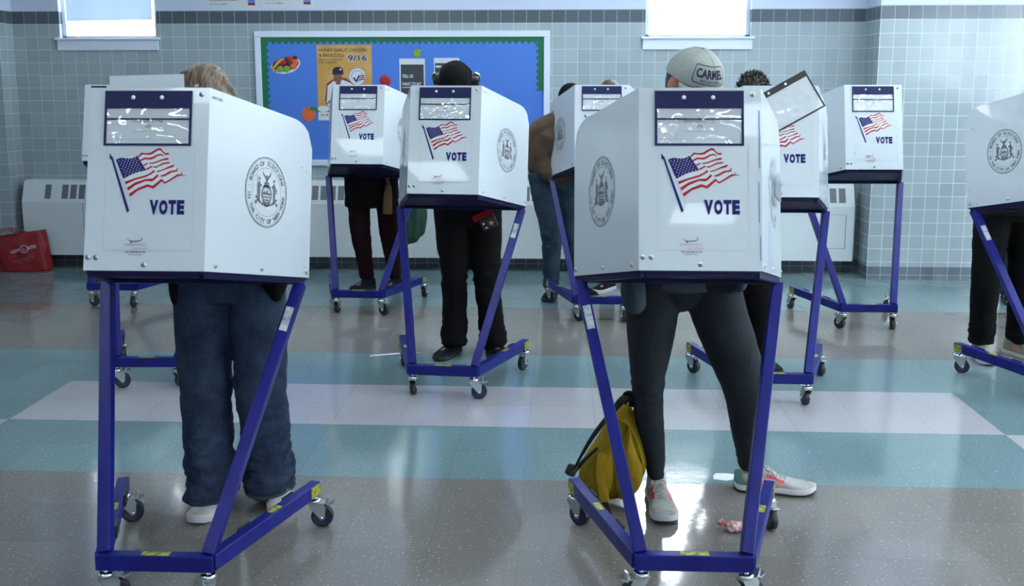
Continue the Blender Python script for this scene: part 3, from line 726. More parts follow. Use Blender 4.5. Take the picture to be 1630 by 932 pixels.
def pouch(w_, h, bd, hd, border, cx, cy, rot, divider=True):
    """header, border and snaps; returns (frame mesh, window mesh, insert mesh)"""
    c, s = math.cos(rot), math.sin(rot)
    O = FF.p(cx, cy, .0022); ax = FF.ax*c+FF.up*s; up = FF.up*c-FF.ax*s; fr = Frame(O, ax, up)
    m = MB(); fr.rect(m, -w_/2, w_/2, h/2-hd, h/2, 0, 0, .0035)
    fr.rect(m, -w_/2, -w_/2+bd, -h/2, h/2-hd, 0, 0, .0022); fr.rect(m, w_/2-bd, w_/2, -h/2, h/2-hd, 0, 0, .0022)
    fr.rect(m, -w_/2+bd, w_/2-bd, -h/2, -h/2+bd, 0, 0, .0022)
    if divider: fr.rect(m, -w_/2+bd, w_/2-bd, h/2-hd-.034, h/2-hd-.029, 0, 0, .0026)
    g = MB(); nx, ny = 24, 14; v = []; q = []
    for i in range(nx+1):
        for j in range(ny+1):
            a = -w_/2+bd+(w_-2*bd)*i/nx; b_ = -h/2+bd+(h-hd-bd)*j/ny
            e_ = math.sin(PI*i/nx)*math.sin(PI*j/ny)
            v.append(fr.p(a, b_, .0016+.004*e_*(.5+noise.noise(Vector((i*.45, j*.5, cx*9))))))
    for i in range(nx):
        for j in range(ny): q.append((i*(ny+1)+j, (i+1)*(ny+1)+j, (i+1)*(ny+1)+j+1, i*(ny+1)+j+1))
    g.add(v, q, 0, True)
    return fr, m, g
def snap(fr, x, y):
    m = MB(); n = 16
    m.ell(fr.p(x, y, .0035), (.0062, .0062, .0030), Matrix((fr.ax, fr.up, fr.n)).transposed(), 16, 6, 0, 0, 1)
    return m
def bolt_mesh():
    m = MB(); m.ell((0, 0, 0), (.0055, .0055, .0040), None, 14, 5, 0, 0, 1); m.tube([(0, 0, -.001), (0, 0, .0012)], [.0075, .0075], 14, cap=False, sub=1, mi=0)
    m.box(-.0035, .0035, -.0008, .0008, .0040, .0050, 1); return m.mesh('bolt', ['zinc', 'rubber'])
BOLT = bolt_mesh()
def put(o, fr, x, y, off=0):
    mt = Matrix((fr.ax, fr.up, fr.n)).transposed().to_4x4(); mt.translation = fr.p(x, y, off); o.matrix_local = mt; return o

# caster meshes, origin at the stem top (z=0), wheel trails along +X
CH = ZBAR; WR = .039
def caster_meshes():
    f = MB()
    f.tube([(0, 0, 0), (0, 0, -.012)], [.010, .010], 12, mi=1, cap=False)
    f.tube([(0, 0, -.010), (0, 0, -.014), (0, 0, -.022), (0, 0, -.026)], [.020, .025, .025, .021], 20, mi=1, cap=False)
    zc = WR-CH; tx = .026
    for s in (-1, 1):
        pts = [(-.022, -.026), (.030, -.026), (.040, -.040), (tx+.010, zc-.004), (tx+.004, zc-.011), (tx-.004, zc-.011), (tx-.011, zc-.002), (-.012, -.044)]
        f.prism(pts, (0, s*.0165-.0015, 0), (1, 0, 0), (0, 0, 1), (0, .003, 0), 0)
    f.box(-.022, .032, -.018, .018, -.029, -.024, 0)
    f.tube([(tx, -.022, zc), (tx, .022, zc)], [.006, .006], 10, mi=1)
    fork = f.mesh('caster', ['zinc', 'chrome'])
    wv = MB(); n = 30
    prof = [(.012, .030), (.0135, .036), (.010, WR), (-.010, WR), (-.0135, .036), (-.012, .030)]
    v = []; q = []
    for i in range(n):
        a = 2*PI*i/n
        for y_, r_ in prof: v.append((r_*math.cos(a), y_, r_*math.sin(a)))
    k = len(prof)
    for i in range(n):
        for j in range(k-1): q.append((i*k+j, i*k+j+1, ((i+1) % n)*k+j+1, ((i+1) % n)*k+j))
    wv.add(v, q, 0, True)
    for s in (-1, 1):
        v = [(.030*math.cos(2*PI*i/n), s*.012, .030*math.sin(2*PI*i/n)) for i in range(n)]; v2 = [(.012*math.cos(2*PI*i/n), s*.0085, .012*math.sin(2*PI*i/n)) for i in range(n)]
        wv.add(v+v2, [(i, (i+1) % n, n+(i+1) % n, n+i) for i in range(n)], 1, True); wv.add(v2, [tuple(range(n))], 1)
    wheel = wv.mesh('wheel', ['rubber', 'hub'])
    br = MB(); br.box(.020, .048, -.014, .014, -.030, -.026); 
    br.prism([(0, 0), (.026, .010), (.028, .006), (.004, -.006)], (.044, -.013, -.030), (1, 0, 0), (0, 0, 1), (0, .026, 0)); br.prism([(0, 0), (.008, .022), (.013, .020), (.010, -.002)], (.038, -.010, -.026), (1, 0, 0), (0, 0, 1), (0, .020, 0))
    return fork, wheel, br.mesh('brake_lever', ['zinc'])
FORK, WHEEL, BRAKE = caster_meshes()
def mobj(name, me, parent=None):
    o = D.objects.new(name, me); C.objects.link(o); o.parent = parent; return o
def make_booth():
    root = thing('voting_booth', 'x', 'voting booth')
    scr = screen_mesh().build('privacy_screen', ['panel', 'panel_edge'], root)
    # faint clear sleeve over the artwork
    m = MB(); a0, a1, b0, b1 = .055, .318, .058, .372
    for q in ((a0, a1, b0, b0+.0015), (a0, a0+.0012, b0, b1), (a1-.0012, a1, b0, b1)): FF.rect(m, *q, .0011)
    m.build('sleeve_outline', 'pr_faint', scr)
    flag_print().build('flag_print', ['pr_red', 'pr_blue', 'pr_white', 'pr_blue', 'pr_faint'], scr)
    vote_print().build('vote_lettering', 'pr_blue', scr)
    maker_print().build('maker_print', ['pr_slate', 'pr_pink', 'pr_slate'], scr)
    seal_print(FR, .290, .262).build('seal_print', 'pr_seal', scr)
    seal_print(FL, LS-.290, .262).build('seal_print', 'pr_seal', scr)
    mm = MB(); FR.text(mm, 'NEW YORK', .035, H_-.030, .009, .050, .0012, 0, bold=.02); mm.build('small_lettering', 'pr_grey', scr)
    for fr, x, y in ((FF, WF/2, .018), (FF, .012, .038), (FF, .036, .038), (FF, WF-.024, H_-.020), (FR, .05, .018), (FR, .28, .018), (FR, LS-.02, .020), (FL, LS-.05, .018), (FL, LS-.28, .018), (FL, .02, .020)):
        put(mobj('bolt', BOLT, scr), fr, x, y, .0008)
    # table top between the sides
    t = MB(); i_ = .006
    tv = [K(-WF/2+i_, i_, .004), K(WF/2-i_, i_, .004), K(XRr-i_, VRr, .004), K(-XRr+i_, VRr, .004)]; dn = UP*-.012
    t.add(tv+[p+dn for p in tv], [(0, 1, 2, 3), (7, 6, 5, 4), (0, 4, 5, 1), (1, 5, 6, 2), (2, 6, 7, 3), (3, 7, 4, 0)])
    t.bar(K(-XRr+.02, VRr-.015, -.015), K(XRr-.02, VRr-.015, -.015), .03, .016, UP)
    t.bar(K(-WF/2+.02, .03, -.012), K(WF/2-.02, .03, -.012), .03, .012, UP)
    for s in (-1, 1): t.bar(K(s*(WF/2-.015), .02, -.014), K(s*(XRr-.02), VRr-.01, -.014), .022, .014, UP)
    t.build('table_top', 'navy_table', root, .002)
    # frame
    zb = ZBAR+.025; hb = .050; wb = .038
    fr = MB().bar((-BW/2, BYO+wb/2, zb), (BW/2, BYO+wb/2, zb), wb, hb); fb = fr.build('front_rail', 'steel_blue', root, .003)
    lm = MB().box(-.04, .045, BYO+.006, BYO+.030, zb+hb/2+.0002, zb+hb/2+.001); lm.build('warning_label', 'label_y', fb)
    for s in (-1, 1):
        c0 = Vector((s*(BW/2-.012), BYO+.020, zb)); tip = Vector((s*(BW/2+LB*math.sin(BE)), BYO+LB*math.cos(BE), zb)); dr = (tip-c0).normalized()
        rl_ = MB().bar(c0, tip, wb, hb).build('side_rail', 'steel_blue', root, .003)
        sd = Vector((s*math.cos(BE), -math.sin(BE), 0))
        lb = MB(); p = tip-dr*.032+sd*(wb/2+.0008); lb.bar(p-dr*.030, p+dr*.030, .0012, .040); lb.build('warning_label', 'label_y', rl_)
        lb = MB(); p = c0+dr*.34+Vector((0, 0, hb/2+.0008)); lb.bar(p-dr*.028, p+dr*.028, .022, .0012); lb.build('warning_label', 'label_y', rl_)
        for q in (.20, .45):
            pad = MB(); p = c0+dr*q-sd*(wb/2+.003); pad.bar(p-dr*.03+Vector((0, 0, .008)), p+dr*.03+Vector((0, 0, .008)), .006, .040)
            pad.build('bumper_pad', 'rubber', rl_)
        top = K(s*(XRr-.022), VRr-.030, -.020); lo = Vector((s*(BW/2-.020), BYO+.030, zb+.02))
        lg = MB().bar(lo, top, .038, .038, (0, -1, .3)).build('leg', 'steel_blue', root, .003)
        a = lo+(top-lo)*.80; u_ = (top-lo).normalized(); nrm = Vector((0, -1, .3)); sdv = u_.cross(nrm).normalized(); nn = sdv.cross(u_).normalized()
        if nn.y > 0: nn = -nn
        stk = MB(); stk.bar(a+nn*.0198, a+u_*.085+nn*.0198, .026, .0012, tuple(nn)); stk.build('leg_sticker', 'sticker', lg)
    tips = [(s*(BW/2-.022), BYO+.022) for s in (-1, 1)]+[(s*(BW/2+(LB-.012)*math.sin(BE)), BYO+(LB-.012)*math.cos(BE)) for s in (-1, 1)]
    for (cx, cy) in tips:
        c_ = mobj('caster', FORK, root); c_.location = (cx, cy, ZBAR)
        w_ = mobj('wheel', WHEEL, c_); w_.location = (.026, 0, WR-CH)
        mobj('brake_lever', BRAKE, c_)
    return root
def copy_tree(o, parent=None):
    c_ = o.copy(); C.objects.link(c_); c_.parent = parent
    for ch in list(o.children): copy_tree(ch, c_)
    return c_
def add_pouch(scr, kind='navy'):
    if kind == 'navy': fr, m, g = pouch(.2586, .162, .0065, .052, 'navy', WF/2-.002, H_-.010-.081, 0)
    else: fr, m, g = pouch(.285, .200, .0075, .030, 'black', .215, H_-.082, R(29.5), False)
    m.build('sign_pouch', 'navy' if kind == 'navy' else 'blackvinyl', scr)
    if kind == 'navy':
        ins = MB(); fr.rect(ins, -.122, .122, -.074, .028, .0002, 0); ins_ = ins
        for i, (a, b_, t_) in enumerate(((0, -.012, 'INSTRUCTIONS TO VOTERS'), (0, -.028, 'VOTE'))): fr.text(ins, t_, a, b_, .006 if i == 0 else .009, .09 if i == 0 else .018, .0006, 1, bold=.02)
        fr.rect(ins, -.05, .05, -.040, -.0385, .0006, 2); fr.rect(ins, -.115, .115, -.064, -.0625, .0006, 2)
        ins.build('paper_insert', ['pocket_paper', 'pr_grey', 'pr_faint'], scr)
    else:
        ins = MB()
        for i in range(4): fr.text(ins, 'PLEASE REMOVE THIS SHEET'[i*3:i*3+18-3*i], .01, .03-i*.011, .0055, .09-.02*i, .0008, 0)
        ins.build('insert_lettering', 'pr_faint', scr)
    g.build('clear_window', 'vinyl' if kind == 'navy' else 'milky', scr)
    for sx in ((-.045, .040) if kind == 'navy' else (-.062, .030)): snap(fr, sx, .162/2-.020 if kind == 'navy' else .085).build('pouch_snap', 'snap', scr)
NEAR, MID, BACK = 'near row of voting booths', 'middle row of voting booths', 'far row of voting booths'
booths = [
 ('A', -1.197, 2.776, .002, 'white voting booth at the near left with wide blue jeans showing below it', NEAR, (20, -100, 25, 5), 1),
 ('B', .414, 2.852, .008, 'white voting booth nearest on the right, the one before the man in the cap', NEAR, (200, 30, -40, -80), -1),
 ('C', -.565, 4.812, -.0902, 'white voting booth in the centre, before the figure with headphones', MID, (95, 10, -70, 250), 1),
 ('D', -1.349, 6.590, -.053, 'white voting booth before the blue board, with burgundy trousers below', BACK, (88, -30, 85, 85), 1),
 ('E', .282, 6.473, -.0045, 'white voting booth beside the brown jacket in the far row', BACK, (-35, -80, -50, 260), 0),
 ('F', 1.061, 4.755, -.0153, 'white voting booth with a black-edged clear pouch hanging crooked on it', MID, (60, 95, -50, -80), 0),
 ('G', 1.979, 6.316, .0112, 'white voting booth by the light tiled bay with nobody at it', BACK, (120, 60, 100, 190), 0),
 ('H', 2.543, 4.839, .0454, 'white voting booth cut off by the right edge, round seal on its side', MID, (40, 10, -25, 30), -1),
 ('I', -2.110, 4.894, .0497, 'voting booth hidden behind the near left one, its low blue rails showing', MID, (20, 60, -60, 20), 0),
 ('J', -3.130, 6.758, -.0147, 'voting booth in the far left row whose screen edge shows beside the near left booth', BACK, (-20, -85, 90, 90), 0),
 ('K', 3.41, 6.15, 0.0, 'voting booth behind the right edge booth, only its blue rail and wheel showing', BACK, (100, 60, 100, 90), 0)]
proto = make_booth(); BO = {}
for i, (k, x, y, th, lab, grp, sw, stick) in enumerate(booths):
    o = proto if i == 0 else copy_tree(proto)
    o.location = (x, y, 0); o.rotation_euler = (0, 0, th); tag(o, lab, None, grp); BO[k] = o
    del_ = []
    cs = [c_ for c_ in o.children if c_.name.startswith('caster')]
    for c_, a in zip(cs, sw): c_.rotation_euler = (0, 0, R(a))
for k, o in BO.items():
    scr = [c_ for c_ in o.children if c_.name.startswith('privacy_screen')][0]
    stick = [b_ for b_ in booths if b_[0] == k][0][7]
    for lg in [c_ for c_ in o.children if c_.name.startswith('leg')]:
        for s_ in [c_ for c_ in lg.children if c_.name.startswith('leg_sticker')]:
            sx = sum(v.co.x for v in s_.data.vertices)
            if (stick == 0) or (sx*stick < 0): D.objects.remove(s_)
            else: s_['label'] = 'white sticker on the blue leg'
    add_pouch(scr, 'black' if k == 'F' else 'navy')
def scr_of(k): return [c_ for c_ in BO[k].children if c_.name.startswith('privacy_screen')][0]
# grey tape and see-through strips on two screens
m = MB(); FL.rect(m, LS-.062, LS-.002, .0, .150, .0010, 0, .0006); m.build('tape_patch', 'tape_grey', scr_of('C'))
m = MB(); FR.rect(m, .34, .53, .255, .315, .0042, 0, .0006); m.build('tape_patch', 'tape_grey', scr_of('B'))
M['ink_blue'] = mat('faded_blue_ink', (.10, .16, .45), .5)
m = MB()
for y0, y1, x_ in ((.03, .10, .004), (.14, .26, .007), (.30, .47, .005)): FF.rect(m, WF-x_-.0025, WF-x_, y0, y1, .0012)
for y0, y1 in ((.02, .16), (.22, .30)): FR.rect(m, .16, .168, y0, y1, .0040)
m.build('ink_smear', 'ink_blue', scr_of('B'))
M['scuff'] = mat('scuff_mark', (.20, .23, .26), .5)
def scuffs(k, fr, pts):
    m = MB()
    for x_, y_, r_ in pts:
        for q in range(6): fr.disc(m, x_+random.uniform(-.012, .012)*r_, y_+random.uniform(-.005, .005)*r_, .0035*r_*random.random()+.0008, .0013, .0034, 0, 7, random.uniform(-.5, .5))
    m.build('scuff_marks', 'scuff', scr_of(k))
scuffs('A', FR, [(.52, .36, 1.2), (.49, .37, .8), (.53, .012, 1.5), (.52, .03, 1)])
scuffs('H', FL, [(.06, .41, 1), (.08, .40, 1), (.02, .09, 1.3), (.05, .012, 2), (.03, .02, 2)])
scuffs('C', FR, [(.25, .46, .4), (.50, .012, 1.4), (.33, .2, .3)])
scuffs('G', FF, [(.03, .30, .3), (.07, .14, .6), (.06, .10, .7), (.1, .004, 1.2)])
# sheet of paper standing behind the near left screen
p0 = MB(); 
p0.add([(-.12, 0, 0), (.105, 0, 0), (.105, .004, .21), (-.12, .0, .204), (-.12, .001, 0), (.105, .001, 0), (.105, .005, .21), (-.12, .001, .204)], [(0, 1, 2, 3), (7, 6, 5, 4), (0, 4, 5, 1), (1, 5, 6, 2), (2, 6, 7, 3), (3, 7, 4, 0)])
o = p0.build('paper_sheet', 'paper'); o.location = (-1.228, 2.965, 1.373)
tag(o, 'blank white sheet sticking up behind the near left voting booth', 'paper')
#@@PART3
# ------------------------------------------------------------------ people
_mat = mat
def mat(*a, **k):
    if len(a) > 2 and a[2] >= .7: k.setdefault('spec', .12)
    return _mat(*a, **k)
M['skin'] = mat('skin', (.50, .27, .19), .5); M['skin2'] = mat('skin_ruddy', (.52, .20, .14), .5); M['skin3'] = mat('skin_brown', (.16, .08, .05), .5)
M['eye'] = mat('eye_white', (.7, .7, .7), .3); M['iris'] = mat('iris_dark', (.03, .02, .015), .3); M['lip'] = mat('lips', (.35, .12, .10), .5)
def denim(name, a, b_):
    m, nt, p = nodes(name); N = NT(nt); tc = nt.nodes.new('ShaderNodeTexCoord'); v = tc.outputs['Object']
    mp = nt.nodes.new('ShaderNodeMapping'); mp.inputs['Scale'].default_value = (260, 260, 90); nt.links.new(v, mp.inputs[0])
    f1 = N.noise(mp.outputs[0], 1, 2); f2 = N.noise(v, 7, 4); f3 = N.noise(v, 22, 5, .5)
    f = N.m('ADD', N.m('MULTIPLY', f1, .35), N.m('ADD', N.m('MULTIPLY', f2, .6), N.m('MULTIPLY', f3, .35)))
    f = N.m('MULTIPLY', N.m('SUBTRACT', f, .45), 2.6); cl_ = nt.nodes.new('ShaderNodeClamp'); nt.links.new(f, cl_.inputs[0])
    nt.links.new(N.mix(cl_.outputs[0], a, b_), p.inputs['Base Color']); p.inputs['Roughness'].default_value = .85; p.inputs['Specular IOR Level'].default_value = .12
    N.bump(N.m('ADD', f1, N.m('MULTIPLY', f3, 3)), .35, .002, p); return m
M['denim'] = denim('washed_denim', (.007, .013, .032), (.038, .060, .105))
M['denim2'] = denim('dark_denim', (.016, .030, .050), (.045, .075, .110))
M['denim3'] = denim('denim_shirt', (.022, .034, .048), (.055, .078, .10))
M['slate'] = mat('slate_trousers', (.014, .019, .024), .8, bump=(90, .2), var=(5, (.019, .025, .031)))
M['black'] = mat('black_cloth', (.0045, .0048, .0055), .85, bump=(60, .3))
M['burg'] = mat('burgundy_cloth', (.018, .006, .009), .85, bump=(60, .3))
M['brown'] = mat('brown_jacket', (.125, .085, .062), .8, bump=(25, .4), var=(8, (.10, .066, .046)))
M['greyshirt'] = mat('grey_shirt', (.045, .055, .065), .85, bump=(60, .2))
M['olive'] = mat('olive_jacket', (.018, .019, .012), .85, bump=(30, .3))
M['tealshirt'] = mat('teal_shirt', (.03, .06, .065), .85)
M['strapk'] = mat('black_webbing', (.008, .009, .009), .75, bump=(120, .3))
M['shoe_w'] = mat('white_shoe_knit', (.55, .56, .55), .6, bump=(120, .3), var=(18, (.44, .44, .42)))
M['shoe_g'] = mat('grey_runner_mesh', (.42, .43, .41), .7, bump=(150, .4), var=(14, (.30, .30, .28)))
M['sole_w'] = mat('white_sole', (.58, .56, .60), .5); M['pink'] = mat('coral_trim', (.65, .04, .09), .5); M['teal'] = mat('teal_heel', (.09, .26, .23), .6)
M['shoe_k'] = mat('black_shoe', (.006, .0065, .008), .6, spec=.15); M['shoe_n'] = mat('navy_shoe', (.012, .016, .030), .7); M['shoe_t'] = mat('taupe_shoe', (.30, .28, .25), .7)
M['sock'] = mat('white_sock', (.55, .56, .55), .8, bump=(140, .3)); M['lace'] = mat('grey_lace', (.40, .39, .36), .8); M['rubber_k'] = mat('dark_outsole', (.02, .02, .02), .6)
M['hair_b'] = mat('streaked_blond_hair', (.035, .024, .015), .45, bump=(20, .6, (7, 1.2, 1.2)), var=(20, (.17, .12, .07)))
M['hair_k'] = mat('dark_hair', (.014, .010, .008), .5, bump=(90, .5)); M['hair_br'] = mat('brown_hair', (.05, .028, .016), .5, bump=(90, .5))
M['cap'] = mat('washed_grey_cap', (.30, .335, .31), .8, bump=(70, .25), var=(9, (.36, .39, .365)))
M['cap_navy'] = mat('cap_print_navy', (.02, .022, .055), .7)
_H = None
def base_head():
    global _H
    if _H: return _H
    m = MB(); m.ell((0, .012, .01), (.076, .095, .102)); m.ell((0, -.035, -.03), (.060, .066, .092)); m.ell((0, -.035, -.085), (.050, .055, .042)); m.ell((0, -.084, -.108), (.022, .018, .018))
    m.tube([(0, -.094, .008), (0, -.108, -.018), (0, -.120, -.036)], [.007, .009, .012], 12); m.ell((.011, -.106, -.040), (.009, .011, .008)); m.ell((-.011, -.106, -.040), (.009, .011, .008))
    m.tube([(-.046, -.078, .022), (-.022, -.096, .026), (0, -.099, .022), (.022, -.096, .026), (.046, -.078, .022)], [.008, .010, .009, .010, .008], 10)
    for s in (-1, 1):
        m.ell((s*.040, -.072, -.034), (.022, .022, .022)); m.ell((s*.077, .014, -.010), (.009, .019, .032), Matrix.Rotation(s*R(-16), 3, 'Z')); m.ell((s*.079, .010, -.036), (.007, .010, .012))
    m.tube([(-.022, -.094, -.067), (0, -.106, -.065), (.022, -.094, -.067)], [.004, .007, .004], 10); m.tube([(-.020, -.092, -.076), (0, -.103, -.077), (.020, -.092, -.076)], [.004, .0075, .004], 10)
    m.tube([(0, .020, -.05), (0, .026, -.09), (0, .030, -.12)], [.050, .050, .050], 18)
    _H = union(m, .0045, 3); return _H
_HD = {}
def base_hand(s):
    """right-left mirrored hand lying palm down, wrist at the origin, fingers along -Y"""
    if s in _HD: return _HD[s]
    m = MB(); m.tube([(0, .03, .002), (0, 0, .002), (0, -.045, 0), (0, -.088, -.002)], [(.026, .020), (.029, .019), (.040, .016), (.040, .012)], 16, (1, 0, 0), sub=2)
    for i, (x, L, cu) in enumerate(((-.030, .068, .30), (-.010, .078, .26), (.010, .073, .30), (.029, .058, .38))):
        x *= s; p = Vector((x, -.084, -.001)); a = -.05; pts = [tuple(p)]
        for q, k in enumerate((.45, .30, .25)):
            a += cu*(1.1 if q else .5); p = p+Vector((x*.12*.3, -math.cos(a)*L*k, -math.sin(a)*L*k)); pts.append(tuple(p))
        m.tube(pts, [.0095, .0088, .0080, .0068], 10, sub=2)
    pts = [(-.024*s, -.018, -.003), (-.048*s, -.040, -.010), (-.056*s, -.066, -.016), (-.050*s, -.086, -.020)]
    m.tube(pts, [.013, .0115, .0100, .0080], 10, sub=2)
    _HD[s] = union(m, .0034, 2); return _HD[s]
def ik(a, b_, l1, l2, pole):
    a, b_, pole = Vector(a), Vector(b_), Vector(pole); d = b_-a; L = min(d.length, (l1+l2)*.998); t = d.normalized()
    x = (l1*l1-l2*l2+L*L)/(2*L); h = math.sqrt(max(0, l1*l1-x*x)); p = pole-t*pole.dot(t); p.normalize(); return a+t*x+p*h
def cloth(mb, name, mats, parent, voxel=.009, amp=.004, knees=(), sm=2, off=Vector(), seed=0, fn=None):
    V, F, N_ = union(mb, voxel, sm); out = []
    for v, n in zip(V, N_):
        q = noise.noise(Vector((v.x*7+seed, v.y*7, v.z*13)))+.5*noise.noise(Vector((v.x*16+seed, v.y*16, v.z*30)))
        k = amp
        for kp, kr, ka in knees: k += ka*math.exp(-((v-kp).length/kr)**2)
        rid = 1-abs(noise.noise(Vector((v.x*9+seed, v.y*9, v.z*26+4))))*2
        out.append(v+n*(q*k+(rid-.5)*(k-amp)*.9)-off)
    m = MB(); m.add(out, F, 0, True)
    if fn: m.mi = [fn([out[i] for i in f]) for f in m.f]
    return m.build(name, mats, parent)
def shoe(parent, loc, yaw, L=.285, kind='plain', up='shoe_k', so='rubber_k', pitch=0, hi=1.0):
    W = [(0, .012), (.03, .024), (.10, .033), (.25, .034), (.42, .036), (.58, .044), (.72, .049), (.84, .045), (.93, .034), (.98, .018), (1, .006)]
    Hh = [(0, .070), (.05, .082), (.15, .086), (.25, .082), (.36, .086), (.45, .080), (.58, .062), (.72, .050), (.85, .044), (.95, .034), (1, .022)]
    def itp(T_, t):
        for (a, x), (b_, y) in zip(T_[:-1], T_[1:]):
            if a <= t <= b_: k = (t-a)/(b_-a); k = k*k*(3-2*k); return x+(y-x)*k
        return T_[-1][1]
    bend = lambda t: .018*t-.030*math.sin(PI*max(0, (t-.25)/.75))*.25 if True else 0
    st_ = .030 if kind in ('runner', 'white') else .022
    n = 28; k = 16; m = MB(); v = []; q = []; mi = []
    for i in range(n+1):
        t = i/n; w_ = itp(W, t); h = itp(Hh, t)*hi; y = (.32-t)*L; cx = .006*math.sin(PI*t)
        sp = .012*max(0, (t-.78)/.22)**2+.008*max(0, (.08-t)/.08)**2*(1 if kind == 'runner' else 0)
        for j in range(k+1):
            a = PI*j/k; c = math.cos(a); s = math.sin(a)
            v.append((cx+w_*(abs(c)**.8)*(1 if c > 0 else -1), y, sp+st_*.85+(h-st_*.85)*(s**.75)))
    for i in range(n):
        for j in range(k):
            q.append((i*(k+1)+j, i*(k+1)+j+1, (i+1)*(k+1)+j+1, (i+1)*(k+1)+j)); t = (i+.5)/n; a = (j+.5)/k
            z_ = 0
            if kind == 'runner':
                if t < .20 and .0 < a < 1 and abs(a-.5) < .47: z_ = 1 if t < .17 else 0
                if .38 < t < .62 and .16 < abs(a-.5) < .31: z_ = 2
                if .20 < t < .36 and abs(a-.5) > .28: z_ = 0
            mi.append(z_)
    m.add(v, q, 0, True); m.mi = mi
    m.add([v[j] for j in range(k+1)], [tuple(range(k+1))], 0); m.add([v[n*(k+1)+j] for j in range(k+1)], [tuple(range(k, -1, -1))], 0)
    o = m.build('shoe', [up, 'teal', 'pink'], parent)
    o.location = loc; o.rotation_euler = (pitch, 0, yaw)
    s_ = MB(); pts = []
    rows = [(0, .93, 0), (.35, 1.02, .3), (.8, 1.03, .85), (1, .97, 1)]
    m2 = []; 
    for zz, sc, _ in rows:
        ring = []
        for i in range(n+1):
            t = i/n; ring.append((.006*math.sin(PI*t)+(itp(W, t)+.003)*sc, (.32-t)*L*(1.01), t))
        for i in range(n, -1, -1):
            t = i/n; ring.append((.006*math.sin(PI*t)-(itp(W, t)+.003)*sc, (.32-t)*L*(1.01), t))
        m2.append([(x, y, zz*st_+.012*max(0, (t-.78)/.22)**2+.010*max(0, (.08-t)/.08)**2*(1 if kind == 'runner' else 0)) for x, y, t in ring])
    nn = len(m2[0]); vv = [p for r_ in m2 for p in r_]; qq = []
    for j in range(len(m2)-1):
        for i in range(nn): qq.append((j*nn+i, j*nn+(i+1) % nn, (j+1)*nn+(i+1) % nn, (j+1)*nn+i))
    s_.add(vv, qq, 0, True); s_.mi = [1 if i < nn and kind == 'runner' else 0 for i in range(len(qq))]
    for i in range(n): s_.add([m2[0][i], m2[0][i+1], m2[0][nn-2-i], m2[0][nn-1-i]], [(0, 1, 2, 3)], 1); s_.add([m2[-1][i], m2[-1][i+1], m2[-1][nn-2-i], m2[-1][nn-1-i]], [(3, 2, 1, 0)], 0)
    s_.build('sole', [so, 'rubber_k'], o)
    if kind in ('runner', 'laced'):
        l = MB()
        for i in range(5):
            t = .42+i*.052; h = itp(Hh, t)*hi; y = (.32-t)*L; w_ = .020
            l.tube([(-w_-.002, y+.002, h-.012), (-w_*.6, y, h-.001), (0, y-.002, h+.0035), (w_*.6, y-.004, h-.001), (w_+.002, y-.006, h-.012)], [.0026]*5, 6, sub=2)
        h = itp(Hh, .42)+.006; y = (.32-.40)*L
        for s in (-1, 1):
            l.tube([(0, y, h), (s*.018, y+.004, h+.008), (s*.028, y-.010, h+.002), (s*.010, y-.006, h+.001), (0, y, h)], [.0024]*5, 6, sub=3)
            l.tube([(0, y, h), (s*.014, y-.018, h-.003), (s*.024, y-.034, h-.020)], [.0022]*3, 6, sub=2)
        l.build('laces', 'lace' if up != 'shoe_k' else 'strapk', o)
    return o
